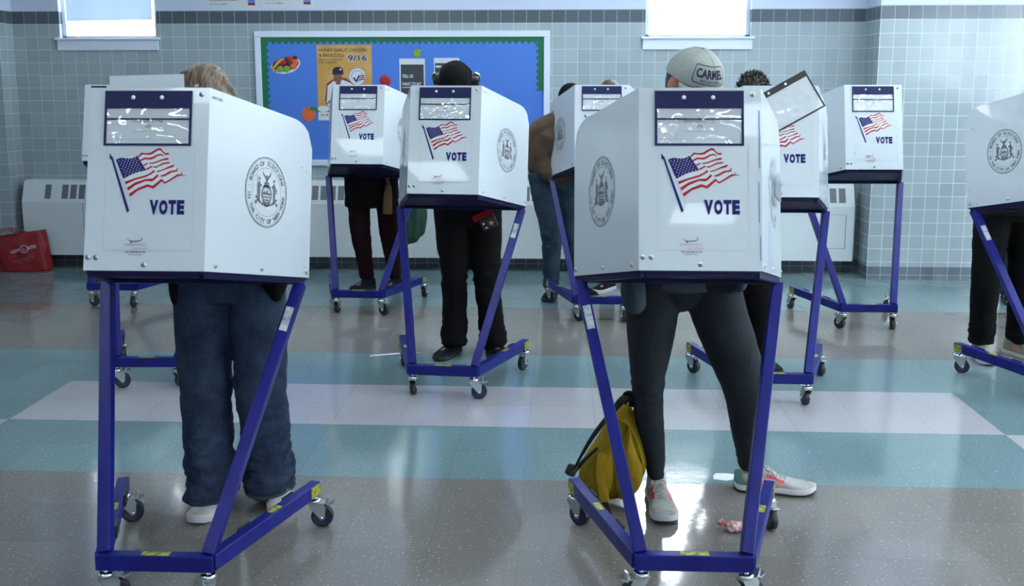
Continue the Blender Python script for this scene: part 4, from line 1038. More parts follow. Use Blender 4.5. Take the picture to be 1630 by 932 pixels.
def person(label, pelvis, neck, head, hyaw=0, hpitch=R(35), yaw=0, hroll=0, drop=.045, feet=None, knees=None, hands=None, hipw=.085, sw=.18, skin='skin', poles=None):
    """returns the Empty and a dict of joints, all in the frame of the Empty"""
    fx = sum(f[0][0] for f in feet)/2; fy = sum(f[0][1] for f in feet)/2; base = Vector((fx, fy, 0))
    root = thing('person', label, 'person', tuple(base)); J = {}
    V = lambda p: Vector((*p, 0)[:3])-base
    pel, nk, hd = V(pelvis), V(neck), V(head); sd = Vector((math.cos(yaw), math.sin(yaw), 0)); J.update(pel=pel, nk=nk, hd=hd, sd=sd, base=base)
    hips = [pel-sd*hipw-Vector((0, 0, .03)), pel+sd*hipw-Vector((0, 0, .03))]; ank = [V(f[0])+Vector((0, 0, .085)) for f in feet]
    kn = [V(k_) for k_ in knees] if knees else [ik(h, a, (a-h).length*.505, (a-h).length*.505, (.05*s, -1, 0)) for h, a, s in zip(hips, ank, (-1, 1))]
    sh = [nk-sd*sw-Vector((0, 0, drop)), nk+sd*sw-Vector((0, 0, drop))]; wr = [V(h) for h in hands]
    el = [ik(a, b_, .29, .25, (s*.6, .5, -1)) for a, b_, s in zip(sh, wr, (-1, 1))]
    wr = [e_+(w_-e_).normalized()*min((w_-e_).length, .26) for e_, w_ in zip(el, wr)]
    J.update(hips=hips, ank=ank, kn=kn, sh=sh, wr=wr, el=el)
    HM0 = Matrix.Translation(hd) @ Matrix.Rotation(hyaw, 4, 'Z') @ Matrix.Rotation(hroll, 4, 'Y') @ Matrix.Rotation(hpitch, 4, 'X')
    m = MB(); mid = (pel+nk)/2; ch = pel.lerp(nk, .75)
    m.tube([pel+Vector((0, 0, .01)), pel+Vector((0, 0, .04)), pel.lerp(nk, .3), ch, nk-Vector((0, 0, .04))], [(.12, .09), (.15, .105), (.13, .095), (.155, .11), (.10, .07)], 24, sd, sub=3)
    m.tube([nk-Vector((0, 0, .07)), nk+Vector((0, 0, .01)), HM0 @ Vector((0, .026, -.085))], [.060, .055, .051], 16, sub=3)
    for i in (0, 1):
        m.tube([sh[i], el[i], wr[i]], [.050, .040, .027], 14, sub=3); m.tube([nk-Vector((0, 0, .06)), sh[i]], [.045, .045], 14)
        m.tube([hips[i], kn[i], kn[i].lerp(ank[i], .4), ank[i]+Vector((0, 0, -.03))], [.058, .040, .034, .025], 16, sub=3)
        yw = feet[i][1]; fd = Vector((math.sin(yw), -math.cos(yw), 0)); m.tube([ank[i]-Vector((0, 0, .04)), ank[i]+fd*.12-Vector((0, 0, .055))], [.034, .024], 12)
    Vb, Fb, _ = union(m, .0095, 3); b = MB(); b.add(Vb, Fb, 0, True)
    HM = Matrix.Translation(hd) @ Matrix.Rotation(hyaw, 4, 'Z') @ Matrix.Rotation(hroll, 4, 'Y') @ Matrix.Rotation(hpitch, 4, 'X'); J['HM'] = HM
    Vh, Fh, _ = base_head(); b.add(Vh, Fh, 0, True, HM)
    for s in (-1, 1):
        e = MB(); e.ell((s*.030, -.083, .000), (.0125, .0125, .0125), None, 14, 8); b.add(e.v, e.f, 1, True, HM)
        e = MB(); e.ell((s*.030, -.0915, .000), (.0052, .0045, .0052), None, 12, 6); b.add(e.v, e.f, 2, True, HM)
        e = MB(); e.tube([(s*.046, -.086, .020), (s*.030, -.101, .029), (s*.014, -.104, .025)], [.003, .0042, .0035], 6, sub=2); b.add(e.v, e.f, 2, True, HM)
    e = MB(); e.tube([(-.021, -.0975, -.0695), (0, -.1095, -.0685), (.021, -.0975, -.0695)], [.003, .0052, .003], 8, sub=2); b.add(e.v, e.f, 3, True, HM)
    for i, s in ((0, -1), (1, 1)):
        d = (wr[i]-el[i]); yw = math.atan2(d.x, -d.y); Vd, Fd, _ = base_hand(-s)
        HMt = Matrix.Translation(wr[i]+d.normalized()*.008) @ Matrix.Rotation(yw, 4, 'Z') @ Matrix.Rotation(-.27, 4, 'X'); b.add(Vd, Fd, 0, True, HMt)
    b.build('body', [skin, 'eye', 'iris', 'lip'], root)
    return root, J
def trousers(root, J, mats, r=(.100, .090, .072, .066, .060), hem=.06, waist=.05, pw=(.165, .115), amp=.003, kn_amp=.006, flat=1.0, voxel=.009, hemamp=.006, seed=0, name='trousers'):
    m = MB(); pel = J['pel']; folds = []
    for i in (0, 1):
        h, k_, a = J['hips'][i], J['kn'][i], J['ank'][i]; d = (a-k_).normalized(); top = h+Vector((0, 0, .05))
        e = k_+d*((k_.z-hem)/max(.2, -d.z)); rr = [(x*flat, x) for x in r]
        m.tube([top, h.lerp(k_, .35), k_, k_.lerp(e, .5), e], rr, 26, J['sd'], sub=4, cap=False)
        folds += [(k_, .10, kn_amp), (e+Vector((0, 0, .05)), .10, hemamp), (h.lerp(k_, .15), .12, kn_amp*.7)]
    m.tube([pel-Vector((0, 0, .09)), pel, pel+Vector((0, 0, waist+.02))], [(pw[0]*.80, pw[1]*.85), pw, (pw[0]*.92, pw[1]*.95)], 28, J['sd'], sub=3, cap=False)
    return cloth(m, name, mats, root, voxel, amp, folds, 2, seed=seed)
def top(root, J, mats, hem=-.05, r=(.19, .14), waist=(.165, .125), chest=(.195, .135), arm=(.068, .058, .042), amp=.004, name='jacket', seed=0, sleeve=.97, voxel=.010, back=Vector((0, 0, 0)), extra=None, parts=()):
    m = MB(); pel, nk = J['pel'], J['nk']
    m.tube([pel+Vector((0, 0, hem)), pel+Vector((0, 0, .06)), pel.lerp(nk, .45)+back, pel.lerp(nk, .78)+back, nk-Vector((0, 0, .03)), nk+Vector((0, 0, .02))], [r, waist, ((waist[0]+chest[0])/2, (waist[1]+chest[1])/2), chest, (.12, .085), (.068, .066)], 30, J['sd'], sub=3, cap=False)
    for i in (0, 1):
        m.tube([nk-Vector((0, 0, .055)), J['sh'][i], J['el'][i], J['el'][i].lerp(J['wr'][i], sleeve)], [.085, arm[0], arm[1], arm[2]], 20, sub=4, cap=True)
    m.tube([J['sh'][0], nk-Vector((0, 0, .045)), J['sh'][1]], [.070, .082, .070], 18, (0, 1, 0), sub=4)
    for pts, rd in parts: m.tube(pts, rd, 16, J['sd'], sub=3)
    folds = [(e, .10, .006) for e in J['el']]+[(pel+Vector((0, 0, .12)), .15, .004)]
    return cloth(m, name, mats, root, voxel, amp, folds, 2, seed=seed)
def tbl(k, lx, lv):
    """a point on the tabletop of a booth, in world space"""
    o = BO[k]; p = K(lx, lv, .030); a = o.rotation_euler.z; return (o.location.x+math.cos(a)*p.x-math.sin(a)*p.y, o.location.y+math.sin(a)*p.x+math.cos(a)*p.y, p.z)

# woman in wide jeans behind the near left booth
rt, J = person('person in wide blue jeans and white shoes behind the near left voting booth', (-1.170, 3.46, .90), (-1.185, 3.40, 1.335), (-1.185, 3.315, 1.500), 0, R(42),
    feet=[((-1.270, 3.475), R(-8)), ((-1.075, 3.545), R(14))], knees=[(-1.276, 3.455, .47), (-1.083, 3.465, .47)], hands=[tbl('A', -.10, .33), tbl('A', .12, .33)], sw=.165, hipw=.10)
def jeans(root, J):
    m = MB(); pel = J['pel']; folds = []
    cx = [(-1.280, -1.080), (-1.281, -1.077), (-1.281, -1.073), (-1.280, -1.079)]
    b0 = J['base']
    for i in (0, 1):
        s = (-1, 1)[i]
        pts = [(cx[0][i]-b0.x, 3.46-b0.y, .86), (cx[1][i]-b0.x, 3.455-b0.y, .68), (cx[2][i]-b0.x, 3.445-b0.y, .46), (cx[3][i]-b0.x, (3.455, 3.50)[i]-b0.y, .22), (cx[3][i]-b0.x, (3.46, 3.525)[i]-b0.y, .045)]
        m.tube(pts, [(.102, .108), (.101, .105), (.092, .098), (.089, .105), (.091, .120)], 34, (1, 0, 0), sub=5, cap=False)
        folds += [(Vector(pts[2]), .13, .007), (Vector(pts[4])+Vector((0, 0, .06)), .16, .014)]
    m.tube([pel-Vector((0, 0, .11)), pel, pel+Vector((0, 0, .09))], [(.17, .10), (.19, .118), (.165, .108)], 30, (1, 0, 0), sub=3, cap=False)
    o = cloth(m, 'jeans', 'denim', root, .0075, .003, folds, 2)
    h = MB()
    for i in (0, 1):
        n = 60; v = []
        for j in range(n):
            a = 2*PI*j/n; zz = .049
            for dz in (0, .012): v.append((cx[3][i]-b0.x+.0925*math.cos(a), (3.46, 3.525)[i]-b0.y+.1225*math.sin(a), zz+dz))
        hh = MB(); hh.add(v, [(2*j, (2*j+2) % (2*n), (2*j+3) % (2*n), 2*j+1) for j in range(n)], 0, True); hh.build('hem', 'denim3', o)
jeans(rt, J)
P3 = lambda *p: Vector(p)-J['base']
top(rt, J, 'black', hem=.045, r=(.185, .125), waist=(.165, .12), chest=(.19, .13), parts=[
    ([P3(-1.355, 3.43, .96), P3(-1.350, 3.41, .86), P3(-1.352, 3.40, .785)], [(.03, .06), (.028, .06), (.012, .045)]),
    ([P3(-1.005, 3.43, .96), P3(-1.000, 3.41, .86), P3(-.992, 3.40, .81)], [(.045, .06), (.05, .06), (.02, .045)])])
def socks(root, J, mt, r=.050):
    for i in (0, 1):
        a = J['ank'][i]; m = MB(); m.tube([a-Vector((0, 0, .03)), a, a+(J['kn'][i]-a).normalized()*.14], [r, r*.93, r], 18, cap=False, sub=2); m.build('sock', mt, root)
def long_hair(root, J, mt, ln=.20):
    m = MB(); m.ell((0, .020, .014), (.084, .101, .102)); m.ell((0, .050, -.04), (.082, .075, .12))
    for s in (-1, 1):
        m.tube([(s*.012, -.060, .088), (s*.055, -.040, .055), (s*.072, .005, -.03), (s*.074, .010, -.12), (s*.075, .02, -.12-ln*.6)], [(.014, .014), (.022, .020), (.024, .034), (.026, .036), (.016, .03)], 14, (0, 1, 0), sub=4)
        m.tube([(s*.025, .02, .098), (s*.060, .03, .062), (s*.074, .045, -.05), (s*.07, .06, -.2)], [.014, .022, .026, .02], 12, sub=4)
    V, F, N_ = union(m, .0055, 2); o = MB()
    V = [v+n*.0035*noise.noise(Vector((v.x*40, v.y*14, v.z*10))) for v, n in zip(V, N_)]
    o.add(V, F, 0, True, J['HM']); return o.build('hair', mt, root)
long_hair(rt, J, 'hair_b')
shoe(rt, Vector((-1.262, 3.465, .0))-J['base'], R(-8), .27, 'white', 'shoe_w', 'sole_w')
shoe(rt, Vector((-1.050, 3.545, .0))-J['base'], R(16), .27, 'white', 'shoe_w', 'sole_w')

# man in the cap behind the near right booth
rt, J = person('person in a grey lettered cap and slim slate trousers behind the near right voting booth', (.452, 3.56, .865), (.43, 3.47, 1.36), (.452, 3.385, 1.555), R(30), R(26), R(4),
    feet=[((.372, 3.572), R(4)), ((.742, 3.688), R(78))], knees=[(.331, 3.515, .47), (.688, 3.565, .465)], hands=[tbl('B', -.12, .36), tbl('B', .12, .36)], skin='skin2', hipw=.095)
def slim(root, J):
    m = MB(); b0 = J['base']; folds = []
    A = [[(.345, 3.56, .86), (.342, 3.54, .68), (.331, 3.51, .47), (.350, 3.545, .28), (.377, 3.575, .105)], [(.545, 3.56, .86), (.605, 3.55, .68), (.688, 3.56, .46), (.716, 3.62, .28), (.744, 3.685, .108)]]
    rr = [[(.108, .115), (.090, .096), (.060, .068), (.050, .060), (.034, .050)], [(.105, .115), (.098, .100), (.082, .078), (.062, .064), (.041, .050)]]
    for P_, q in zip(A, rr):
        m.tube([Vector(p)-b0 for p in P_], q, 30, (1, 0, 0), sub=5, cap=False); folds += [(Vector(P_[2])-b0, .07, .008), (Vector(P_[4])-b0+Vector((0, 0, .05)), .07, .005), (Vector(P_[0])-b0-Vector((0, 0, .08)), .09, .004)]
    m.tube([Vector((.446, 3.56, .742))-b0, Vector((.446, 3.56, .775))-b0, Vector((.447, 3.56, .84))-b0, Vector((.45, 3.56, .95))-b0], [(.030, .05), (.110, .09), (.190, .118), (.175, .112)], 30, (1, 0, 0), sub=3, cap=False)
    return cloth(m, 'trousers', 'slate', root, .0075, .002, folds, 2, seed=3)
slim(rt, J)
top(rt, J, 'greyshirt', hem=-.045, r=(.172, .128), waist=(.17, .125), chest=(.2, .14), name='shirt', amp=.003)
P3 = lambda *p: Vector(p)-J['base']
m = MB()
m.tube([P3(.285, 3.50, 1.30), P3(.270, 3.46, 1.05), P3(.262, 3.44, .90), P3(.270, 3.43, .795)], [(.05, .13), (.05, .12), (.042, .11), (.040, .09)], 18, (1, 0, 0), sub=3)
m.tube([P3(.285, 3.62, 1.32), P3(.45, 3.68, 1.2), P3(.45, 3.69, .85)], [(.06, .06), (.18, .03), (.18, .03)], 18, (1, 0, 0), sub=3)
m.tube([P3(.62, 3.52, 1.30), P3(.63, 3.50, 1.05), P3(.635, 3.50, .86)], [(.05, .13), (.04, .11), (.035, .10)], 18, (1, 0, 0), sub=3)
m.tube([J['sh'][0], J['nk']-Vector((0, 0, .035)), J['sh'][1]], [.078, .088, .078], 18, (0, 1, 0), sub=4)
for i in (0, 1): m.tube([J['nk']-Vector((0, 0, .05)), J['sh'][i], J['el'][i], J['el'][i].lerp(J['wr'][i], .9)], [.09, .078, .066, .05], 18, sub=4)
cloth(m, 'denim_overshirt', 'denim3', rt, .009, .004, [], 2)
shoe(rt, Vector((.378, 3.558, 0))-J['base'], R(4), .305, 'runner', 'shoe_g', 'sole_w')
shoe(rt, Vector((.786, 3.688, 0))-J['base'], R(83), .305, 'runner', 'shoe_g', 'sole_w')
for p_ in ((.377, 3.572), (.748, 3.688)):
    m = MB(); q = Vector((p_[0], p_[1], 0))-J['base']; m.tube([q+Vector((0, 0, .05)), q+Vector((0, 0, .09)), q+Vector((0, 0, .14))], [.040, .036, .033], 20, cap=False, sub=2); m.build('sock', 'sock', rt)
m = MB(); m.ell((0, .024, -.004), (.0775, .092, .098), None, 24, 16)
V, F, N_ = union(m, .006, 1); h = MB(); h.add([v for v in V], [f for f in F if sum(V[i].z for i in f)/len(f) < .045 and sum(V[i].y for i in f)/len(f) > -.030], 0, True, J['HM']); h.build('hair', 'hair_k', rt)
def cap_parts(root, J):
    HM = J['HM']; m = MB(); nu, nv = 48, 16; A, B_, Hc = .090, .110, .098; z0 = .022; v = []; q = []
    def dome(az, el, k=1.0): return Vector((A*k*math.cos(el)*math.sin(az), .010-B_*k*math.cos(el)*math.cos(az), z0+Hc*k*math.sin(el)**.92-.014*max(0, -math.cos(az))*math.cos(el)))
    for j in range(nv+1):
        el = PI/2*j/nv*.995
        for i in range(nu): az = 2*PI*i/nu; v.append(dome(az, el))
    for j in range(nv):
        for i in range(nu): q.append((j*nu+i, j*nu+(i+1) % nu, (j+1)*nu+(i+1) % nu, (j+1)*nu+i))
    m.add(v, q, 0, True, HM); e = MB(); e.ell((0, .010, z0+Hc), (.008, .008, .005), None, 12, 6); m.add(e.v, e.f, 0, True, HM)
    # seams between the six panels
    for s in range(6):
        az = 2*PI*s/6; e = MB(); e.tube([dome(az, .05+i*.148, 1.004) for i in range(11)], [.0011]*11, 5); m.add(e.v, e.f, 0, True, HM)
    c = m.build('cap', 'cap', root)
    b = MB(); v = []; q = []; n = 20; L = 6
    for t in (0, 1):
        for j in range(L+1):
            for i in range(n+1):
                az = R(-72+144*i/n); k = j/L; base = dome(az, 0.0, .985); out = .070*k*math.cos(az*1.15)**.6 if abs(az*1.15) < PI/2 else 0
                p = base+Vector((math.sin(az)*out*.35, -out, -.004-.10*out*0-.55*abs(base.x)**2*3*k-.004*k)); p.z -= .0035*t+.25*out*.35; v.append(p)
    for t in (0, 1):
        o_ = t*(L+1)*(n+1)
        for j in range(L):
            for i in range(n): f = (o_+j*(n+1)+i, o_+(j+1)*(n+1)+i, o_+(j+1)*(n+1)+i+1, o_+j*(n+1)+i+1); q.append(f if t else f[::-1])
    o_ = (L+1)*(n+1)
    for i in range(n): q.append((L*(n+1)+i, L*(n+1)+i+1, o_+L*(n+1)+i+1, o_+L*(n+1)+i))
    b.add(v, q, 0, True, HM); b.build('brim', 'cap', c)
    g = MB()
    def wrap(pts, k=1.014): return [HM @ dome((x-.020)/.100, y/.098, k) for x, y in pts]
    V, F, W = text2d('CARMEL', .03); h = .029; wd = .116
    g.add(wrap([(a*wd/W, .034+b_*h) for a, b_ in V]), F, 0)
    V, F, W = text2d('SINCE 1932 ICE CREAM', .02); g.add(wrap([(a*.078/W, +.020+b_*.008) for a, b_ in V]), F, 0)
    out = []; hw, y0, y1, rr = .068, .014, .076, .010
    for cx, cy, a0 in ((hw-rr, y1-rr, 0), (-hw+rr, y1-rr, 90), (-hw+rr, y0+rr, 180), (hw-rr, y0+rr, 270)):
        for k in range(7): a = R(a0+15*k); out.append((cx+rr*math.cos(a), cy+rr*math.sin(a)))
    oo = []
    for i in range(len(out)):
        a = out[i]; b_ = out[(i+1) % len(out)]
        for k in range(6): oo.append((a[0]+(b_[0]-a[0])*k/6, a[1]+(b_[1]-a[1])*k/6))
    n = len(oo); inn = [(x*(1-.0025/abs(hw)), .043+(y-.043)*(1-.0022/.028)) for x, y in oo]
    g.add(wrap(oo)+wrap(inn), [(i, (i+1) % n, (i+1) % n+n, i+n) for i in range(n)], 0)
    for y in (.002,): g.add(wrap([(-.045+.09*i/12, y) for i in range(13)]+[(-.045+.09*i/12, y+.0016) for i in range(13)]), [(i, i+1, i+14, i+13) for i in range(12)], 0)
    g.build('cap_lettering', 'cap_navy', c)
cap_parts(rt, J)

# figure in black with headphones
rt, J = person('person all in black with a knitted hat and headphones behind the centre booth', (-.512, 5.56, .90), (-.545, 5.50, 1.36), (-.560, 5.455, 1.545), R(-4), R(34), 0,
    feet=[((-.610, 5.60), R(-22)), ((-.375, 5.640), R(18))], knees=[(-.585, 5.545, .47), (-.404, 5.555, .47)], hands=[tbl('C', -.10, .38), tbl('C', .12, .38)], skin='skin3', hipw=.095)
P3 = lambda *p: Vector(p)-J['base']
m = MB(); folds = []
for P_ in ([(-.60, 5.56, .84), (-.592, 5.55, .66), (-.585, 5.53, .47), (-.590, 5.57, .25), (-.600, 5.60, .07)], [(-.42, 5.56, .84), (-.41, 5.56, .66), (-.404, 5.54, .47), (-.385, 5.58, .25), (-.365, 5.63, .06)]):
    P_ = [P3(*p) for p in P_]; m.tube(P_, [(.105, .11), (.095, .10), (.078, .084), (.072, .084), (.082, .10)], 28, (1, 0, 0), sub=5, cap=False); folds += [(P_[2], .12, .010), (P_[4]+Vector((0, 0, .04)), .12, .014)]
m.tube([P3(-.51, 5.56, .76), P3(-.51, 5.56, .86), P3(-.51, 5.56, .98)], [(.16, .10), (.20, .125), (.19, .12)], 28, (1, 0, 0), sub=3, cap=False)
cloth(m, 'trousers', 'black', rt, .0085, .003, folds, 2, seed=5)
top(rt, J, 'black', hem=-.02, r=(.205, .14), waist=(.20, .14), chest=(.215, .15))
shoe(rt, P3(-.612, 5.60, 0), R(-20), .29, 'laced', 'shoe_k', 'rubber_k'); shoe(rt, P3(-.372, 5.64, 0), R(20), .29, 'laced', 'shoe_k', 'rubber_k')
M['knit'] = mat('black_ribbed_knit', (.006, .007, .008), .9, bump=(40, .8, (3, 3, .4)))
socks(rt, J, 'black')
m = MB(); e = MB(); e.ell((0, .010, .020), (.092, .112, .108), None, 36, 16, z0=-.35, z1=1); m.add(e.v, e.f, 0, True, J['HM'])
e = MB(); n = 40
for k in (0,): e.tube([(.094*math.cos(2*PI*i/n), .010+.115*math.sin(2*PI*i/n), -.006) for i in range(n+1)], [(.020, .006)]*(n+1), 8, (0, 0, 1))
m.add(e.v, e.f, 0, True, J['HM']); m.build('knitted_hat', 'knit', rt)
M['hp'] = mat('headphone_black', (.012, .012, .014), .25, coat=.6)
hp = MB(); e = MB(); e.tube([(.100*math.cos(a), .035, -.005+.128*math.sin(a)) for a in [R(-8+196*i/20) for i in range(21)]], [(.012, .003)]*21, 8, (0, 1, 0)); hp.add(e.v, e.f, 0, True, J['HM'])
hpo = hp.build('headphones', 'knit', rt)
for s in (-1, 1):
    e = MB(); e.tube([(s*.082, .030, .016), (s*.094, .030, .016), (s*.100, .030, .016), (s*.122, .030, .016), (s*.128, .030, .016)], [(.030, .036), (.036, .044), (.030, .038), (.030, .038), (.020, .026)], 20, (0, 1, 0), cap=False)
    q = MB(); q.add(e.v, e.f, 0, True, J['HM']); e = MB(); e.tube([(s*.112, .014, .066), (s*.128, .024, .048), (s*.130, .030, .006)], [.006, .007, .005], 8, sub=2); q.add(e.v, e.f, 1, True, J['HM']); q.build('ear_cup', ['hp', 'chrome'], hpo)
# dark pouch with studs at the hip
M['redcloth'] = mat('dark_red_cloth', (.16, .008, .012), .8)
b_ = thing('hip_pouch', 'small black studded pouch with a red flap at the hip of the figure in black', 'pouch', (-.378, 5.40, .79))
m = MB(); mt = Matrix.Rotation(R(-24), 4, 'Y'); m.box(-.045, .045, 0, .02, -.030, .035, 0, mt); o = m.build('pouch_body', 'blackvinyl', b_, .006)
m = MB(); m.box(-.075, .045, .006, .022, .036, .075, 0, mt); m.build('flap', 'redcloth', b_, .004)
for x, z in ((-.028, .012), (-.022, -.014)): m = MB(); m.ell(mt @ Vector((x, -.001, z)), (.006, .003, .006), None, 10, 6); m.build('stud', 'snap', b_)
m = MB(); pts = []
for i in range(10): a = PI/2+i*PI/5; r_ = .017 if i % 2 == 0 else .008; pts.append((r_*math.cos(a), r_*math.sin(a)))
m.prism(pts, mt @ Vector((.014, -.001, .0)), (1, 0, 0), (0, 0, 1), (0, -.002, 0)); m.build('star', 'fr_ban', b_)

# voters of the far row
rt, J = person('person in a long black coat and burgundy trousers behind the booth before the blue board', (-1.385, 7.30, .86), (-1.38, 7.23, 1.28), (-1.38, 7.19, 1.405), 0, R(28), 0,
    feet=[((-1.455, 7.41), R(-25)), ((-1.245, 7.44), R(-12))], hands=[tbl('D', -.10, .42), tbl('D', .12, .42)], skin='skin3', hipw=.105, sw=.175)
trousers(rt, J, 'burg', (.10, .085, .076, .062, .054), hem=.085, pw=(.17, .12), seed=9)
top(rt, J, 'black', hem=-.215, r=(.205, .15), waist=(.20, .15), chest=(.21, .15), name='coat')
shoe(rt, Vector((-1.455, 7.40, 0))-J['base'], R(-35), .25, 'plain', 'shoe_n', 'rubber_k'); shoe(rt, Vector((-1.245, 7.43, 0))-J['base'], R(-25), .25, 'plain', 'shoe_n', 'rubber_k')
long_hair(rt, J, 'hair_k', .1)
M['tan'] = mat('tan_fabric', (.16, .10, .055), .8); M['green'] = mat('dark_green_nylon', (.010, .055, .035), .6, bump=(14, .6))
b_ = thing('shoulder_bag', 'slim tan bag and strap hanging against the black coat', 'bag', (-1.235, 7.11, .62))
m = MB(); m.tube([(0, 0, 0), (.004, 0, .12), (.012, 0, .20)], [(.036, .010), (.032, .012), (.020, .008)], 14, sub=3); m.build('bag_body', 'tan', b_)
m = MB(); m.tube([(.012, 0, .19), (-.01, -.01, .33), (-.06, .02, .60)], [(.013, .003)]*3, 8, sub=4); m.build('strap', 'tan', b_)
b_ = thing('tote_bag', 'dark green fabric bag hanging beside the leg of the centre booth', 'bag', (-1.05, 7.12, .41))
m = MB(); m.tube([(-.035, 0, .01), (-.02, 0, .06), (.0, 0, .15), (.012, 0, .26), (.0, 0, .38)], [(.045, .03), (.085, .05), (.100, .055), (.088, .05), (.05, .03)], 24, sub=4)
V, F, N_ = union(m, .008, 1); o = MB(); o.add([v+n*.012*noise.noise(Vector((v.x*28, v.y*12, v.z*5))) for v, n in zip(V, N_)], F, 0, True); o.build('bag_body', 'green', b_)
for s in (-1, 1): m = MB(); m.tube([(s*.03, 0, .36), (s*.012, 0, .46), (0, 0, .56)], [(.010, .002)]*3, 8, sub=3); m.build('handle', 'green', b_)

rt, J = person('person in a brown jacket and blue jeans leaning at a far row booth', (-.035, 7.15, .90), (.0, 7.02, 1.325), (.085, 6.93, 1.43), R(20), R(30), R(8),
    feet=[((-.045, 7.17), R(-10)), ((.17, 7.28), R(10))], knees=[(-.045, 7.08, .48), (.09, 7.2, .48)], sw=.140, drop=.115, hands=[tbl('E', -.14, .40), tbl('E', .10, .40)], skin='skin3')
trousers(rt, J, 'denim2', (.105, .092, .078, .066, .060), hem=.075, pw=(.165, .125), seed=2, kn_amp=.010, hemamp=.010)
top(rt, J, 'brown', hem=.0, r=(.165, .125), waist=(.19, .145), chest=(.205, .15), arm=(.072, .070, .048), amp=.006, seed=4)
shoe(rt, Vector((-.045, 7.17, 0))-J['base'], R(-10), .29, 'laced', 'shoe_k', 'rubber_k'); shoe(rt, Vector((.17, 7.28, 0))-J['base'], R(35), .29, 'laced', 'shoe_k', 'rubber_k')
socks(rt, J, 'black')
m = MB(); e = MB(); e.ell((0, .012, .022), (.088, .108, .098), None, 30, 14, z0=-.1, z1=1); m.add(e.v, e.f, 0, True, J['HM']); c_ = m.build('cap', 'black', rt)
m = MB(); e = MB(); v = [(.075*math.sin(a)*1, -.09*math.cos(a)-.012*0, .016) for a in [R(-60+12*i) for i in range(11)]]; v2 = [(x, y-.06*math.cos(R(-60+12*i)), .004) for i, (x, y, z) in enumerate(v)]
e.add(v+v2+[(x, y, z-.004) for x, y, z in v+v2], [(i, i+11, i+12, i+1) for i in range(10)]+[(22+i, 23+i, 34+i, 33+i) for i in range(10)]+[(11+i, 33+i, 34+i, 12+i) for i in range(10)]); m.add(e.v, e.f, 0, True, J['HM']); m.build('brim', 'black', c_)

rt, J = person('person standing farthest back, only brown hair and a white-soled shoe showing', (.46, 7.56, .87), (.43, 7.51, 1.29), (.378, 7.46, 1.455), R(-5), R(22), 0,
    feet=[((.378, 7.43), R(-25)), ((.53, 7.50), R(15))], hands=[(.30, 7.22, 1.05), (.60, 7.22, 1.05)])
trousers(rt, J, 'black', (.095, .082, .068, .060, .056), hem=.08, seed=1)
top(rt, J, 'olive', hem=-.03)
def short_hair(root, J, mt, spikes=0, h=.006):
    m = MB(); m.ell((0, .018, .018), (.083, .099, .103)); V, F, N_ = union(m, .006, 1); o = MB()
    keep = [f for f in F if (lambda c: not (c.y < -.062 and c.z < .055) and not (c.z < -.045))(sum((V[i] for i in f), Vector())/len(f))]
    o.add([v+n*h*noise.noise(v*45) for v, n in zip(V, N_)], keep, 0, True, J['HM'])
    e = MB()
    for i in range(spikes):
        a = random.uniform(0, 2*PI); el = math.asin(random.uniform(.15, 1)); n = Vector((math.cos(el)*math.cos(a), math.cos(el)*math.sin(a), math.sin(el)))
        p = Vector((0, .018, .018))+Vector((n.x*.083, n.y*.099, n.z*.103)); d = (n+Vector((random.uniform(-.5, .5), random.uniform(-.5, .5), random.uniform(-.2, .4)))).normalized(); L = random.uniform(.010, .022)
        e.tube([p-d*.004, p+d*L*.6, p+d*L], [.0028, .0018, .0003], 4, cap=False)
    o.add(e.v, e.f, 0, True, J['HM']); return o.build('hair', mt, root)
short_hair(rt, J, 'hair_br')
shoe(rt, Vector((.378, 7.42, 0))-J['base'], R(-38), .28, 'white', 'shoe_k', 'sole_w'); shoe(rt, Vector((.53, 7.50, 0))-J['base'], R(15), .28, 'white', 'shoe_k', 'sole_w')

rt, J = person('dark-haired person in black behind the booth with the crooked pouch', (1.045, 5.50, .88), (1.03, 5.43, 1.33), (1.030, 5.385, 1.487), 0, R(22), 0,
    feet=[((.975, 5.46), R(-12)), ((1.125, 5.42), R(15))], knees=[(.97, 5.42, .48), (1.105, 5.38, .48)], hands=[tbl('F', -.10, .38), tbl('F', .12, .38)])
trousers(rt, J, 'black', (.098, .088, .072, .064, .056), hem=.085, kn_amp=.012, hemamp=.012, seed=7)
top(rt, J, 'black', hem=-.21, r=(.165, .13), waist=(.18, .135), chest=(.2, .14), name='coat')
short_hair(rt, J, 'hair_k', 420); socks(rt, J, 'black')
shoe(rt, Vector((.975, 5.46, 0))-J['base'], R(-15), .29, 'laced', 'shoe_k', 'rubber_k'); shoe(rt, Vector((1.125, 5.40, 0))-J['base'], R(20), .29, 'laced', 'shoe_k', 'rubber_k')

rt, J = person('person in olive jacket, black trousers and taupe shoes at the right edge', (2.535, 5.68, .88), (2.55, 5.56, 1.24), (2.58, 5.46, 1.345), R(4), R(42), R(0), sw=.15,
    feet=[((2.425, 5.66), R(-12)), ((2.655, 5.70), R(20))], knees=[(2.415, 5.62, .48), (2.63, 5.64, .48)], hands=[tbl('H', -.10, .40), tbl('H', .12, .40)])
trousers(rt, J, 'black', (.105, .095, .080, .072, .070), hem=.09, hemamp=.010, seed=6)
top(rt, J, 'olive', hem=-.06, r=(.21, .14), waist=(.185, .13), chest=(.185, .14)); short_hair(rt, J, 'hair_k')
shoe(rt, Vector((2.425, 5.66, 0))-J['base'], R(-8), .29, 'laced', 'shoe_t', 'sole_w', hi=1.15); shoe(rt, Vector((2.655, 5.70, 0))-J['base'], R(25), .29, 'laced', 'shoe_t', 'sole_w', hi=1.15)
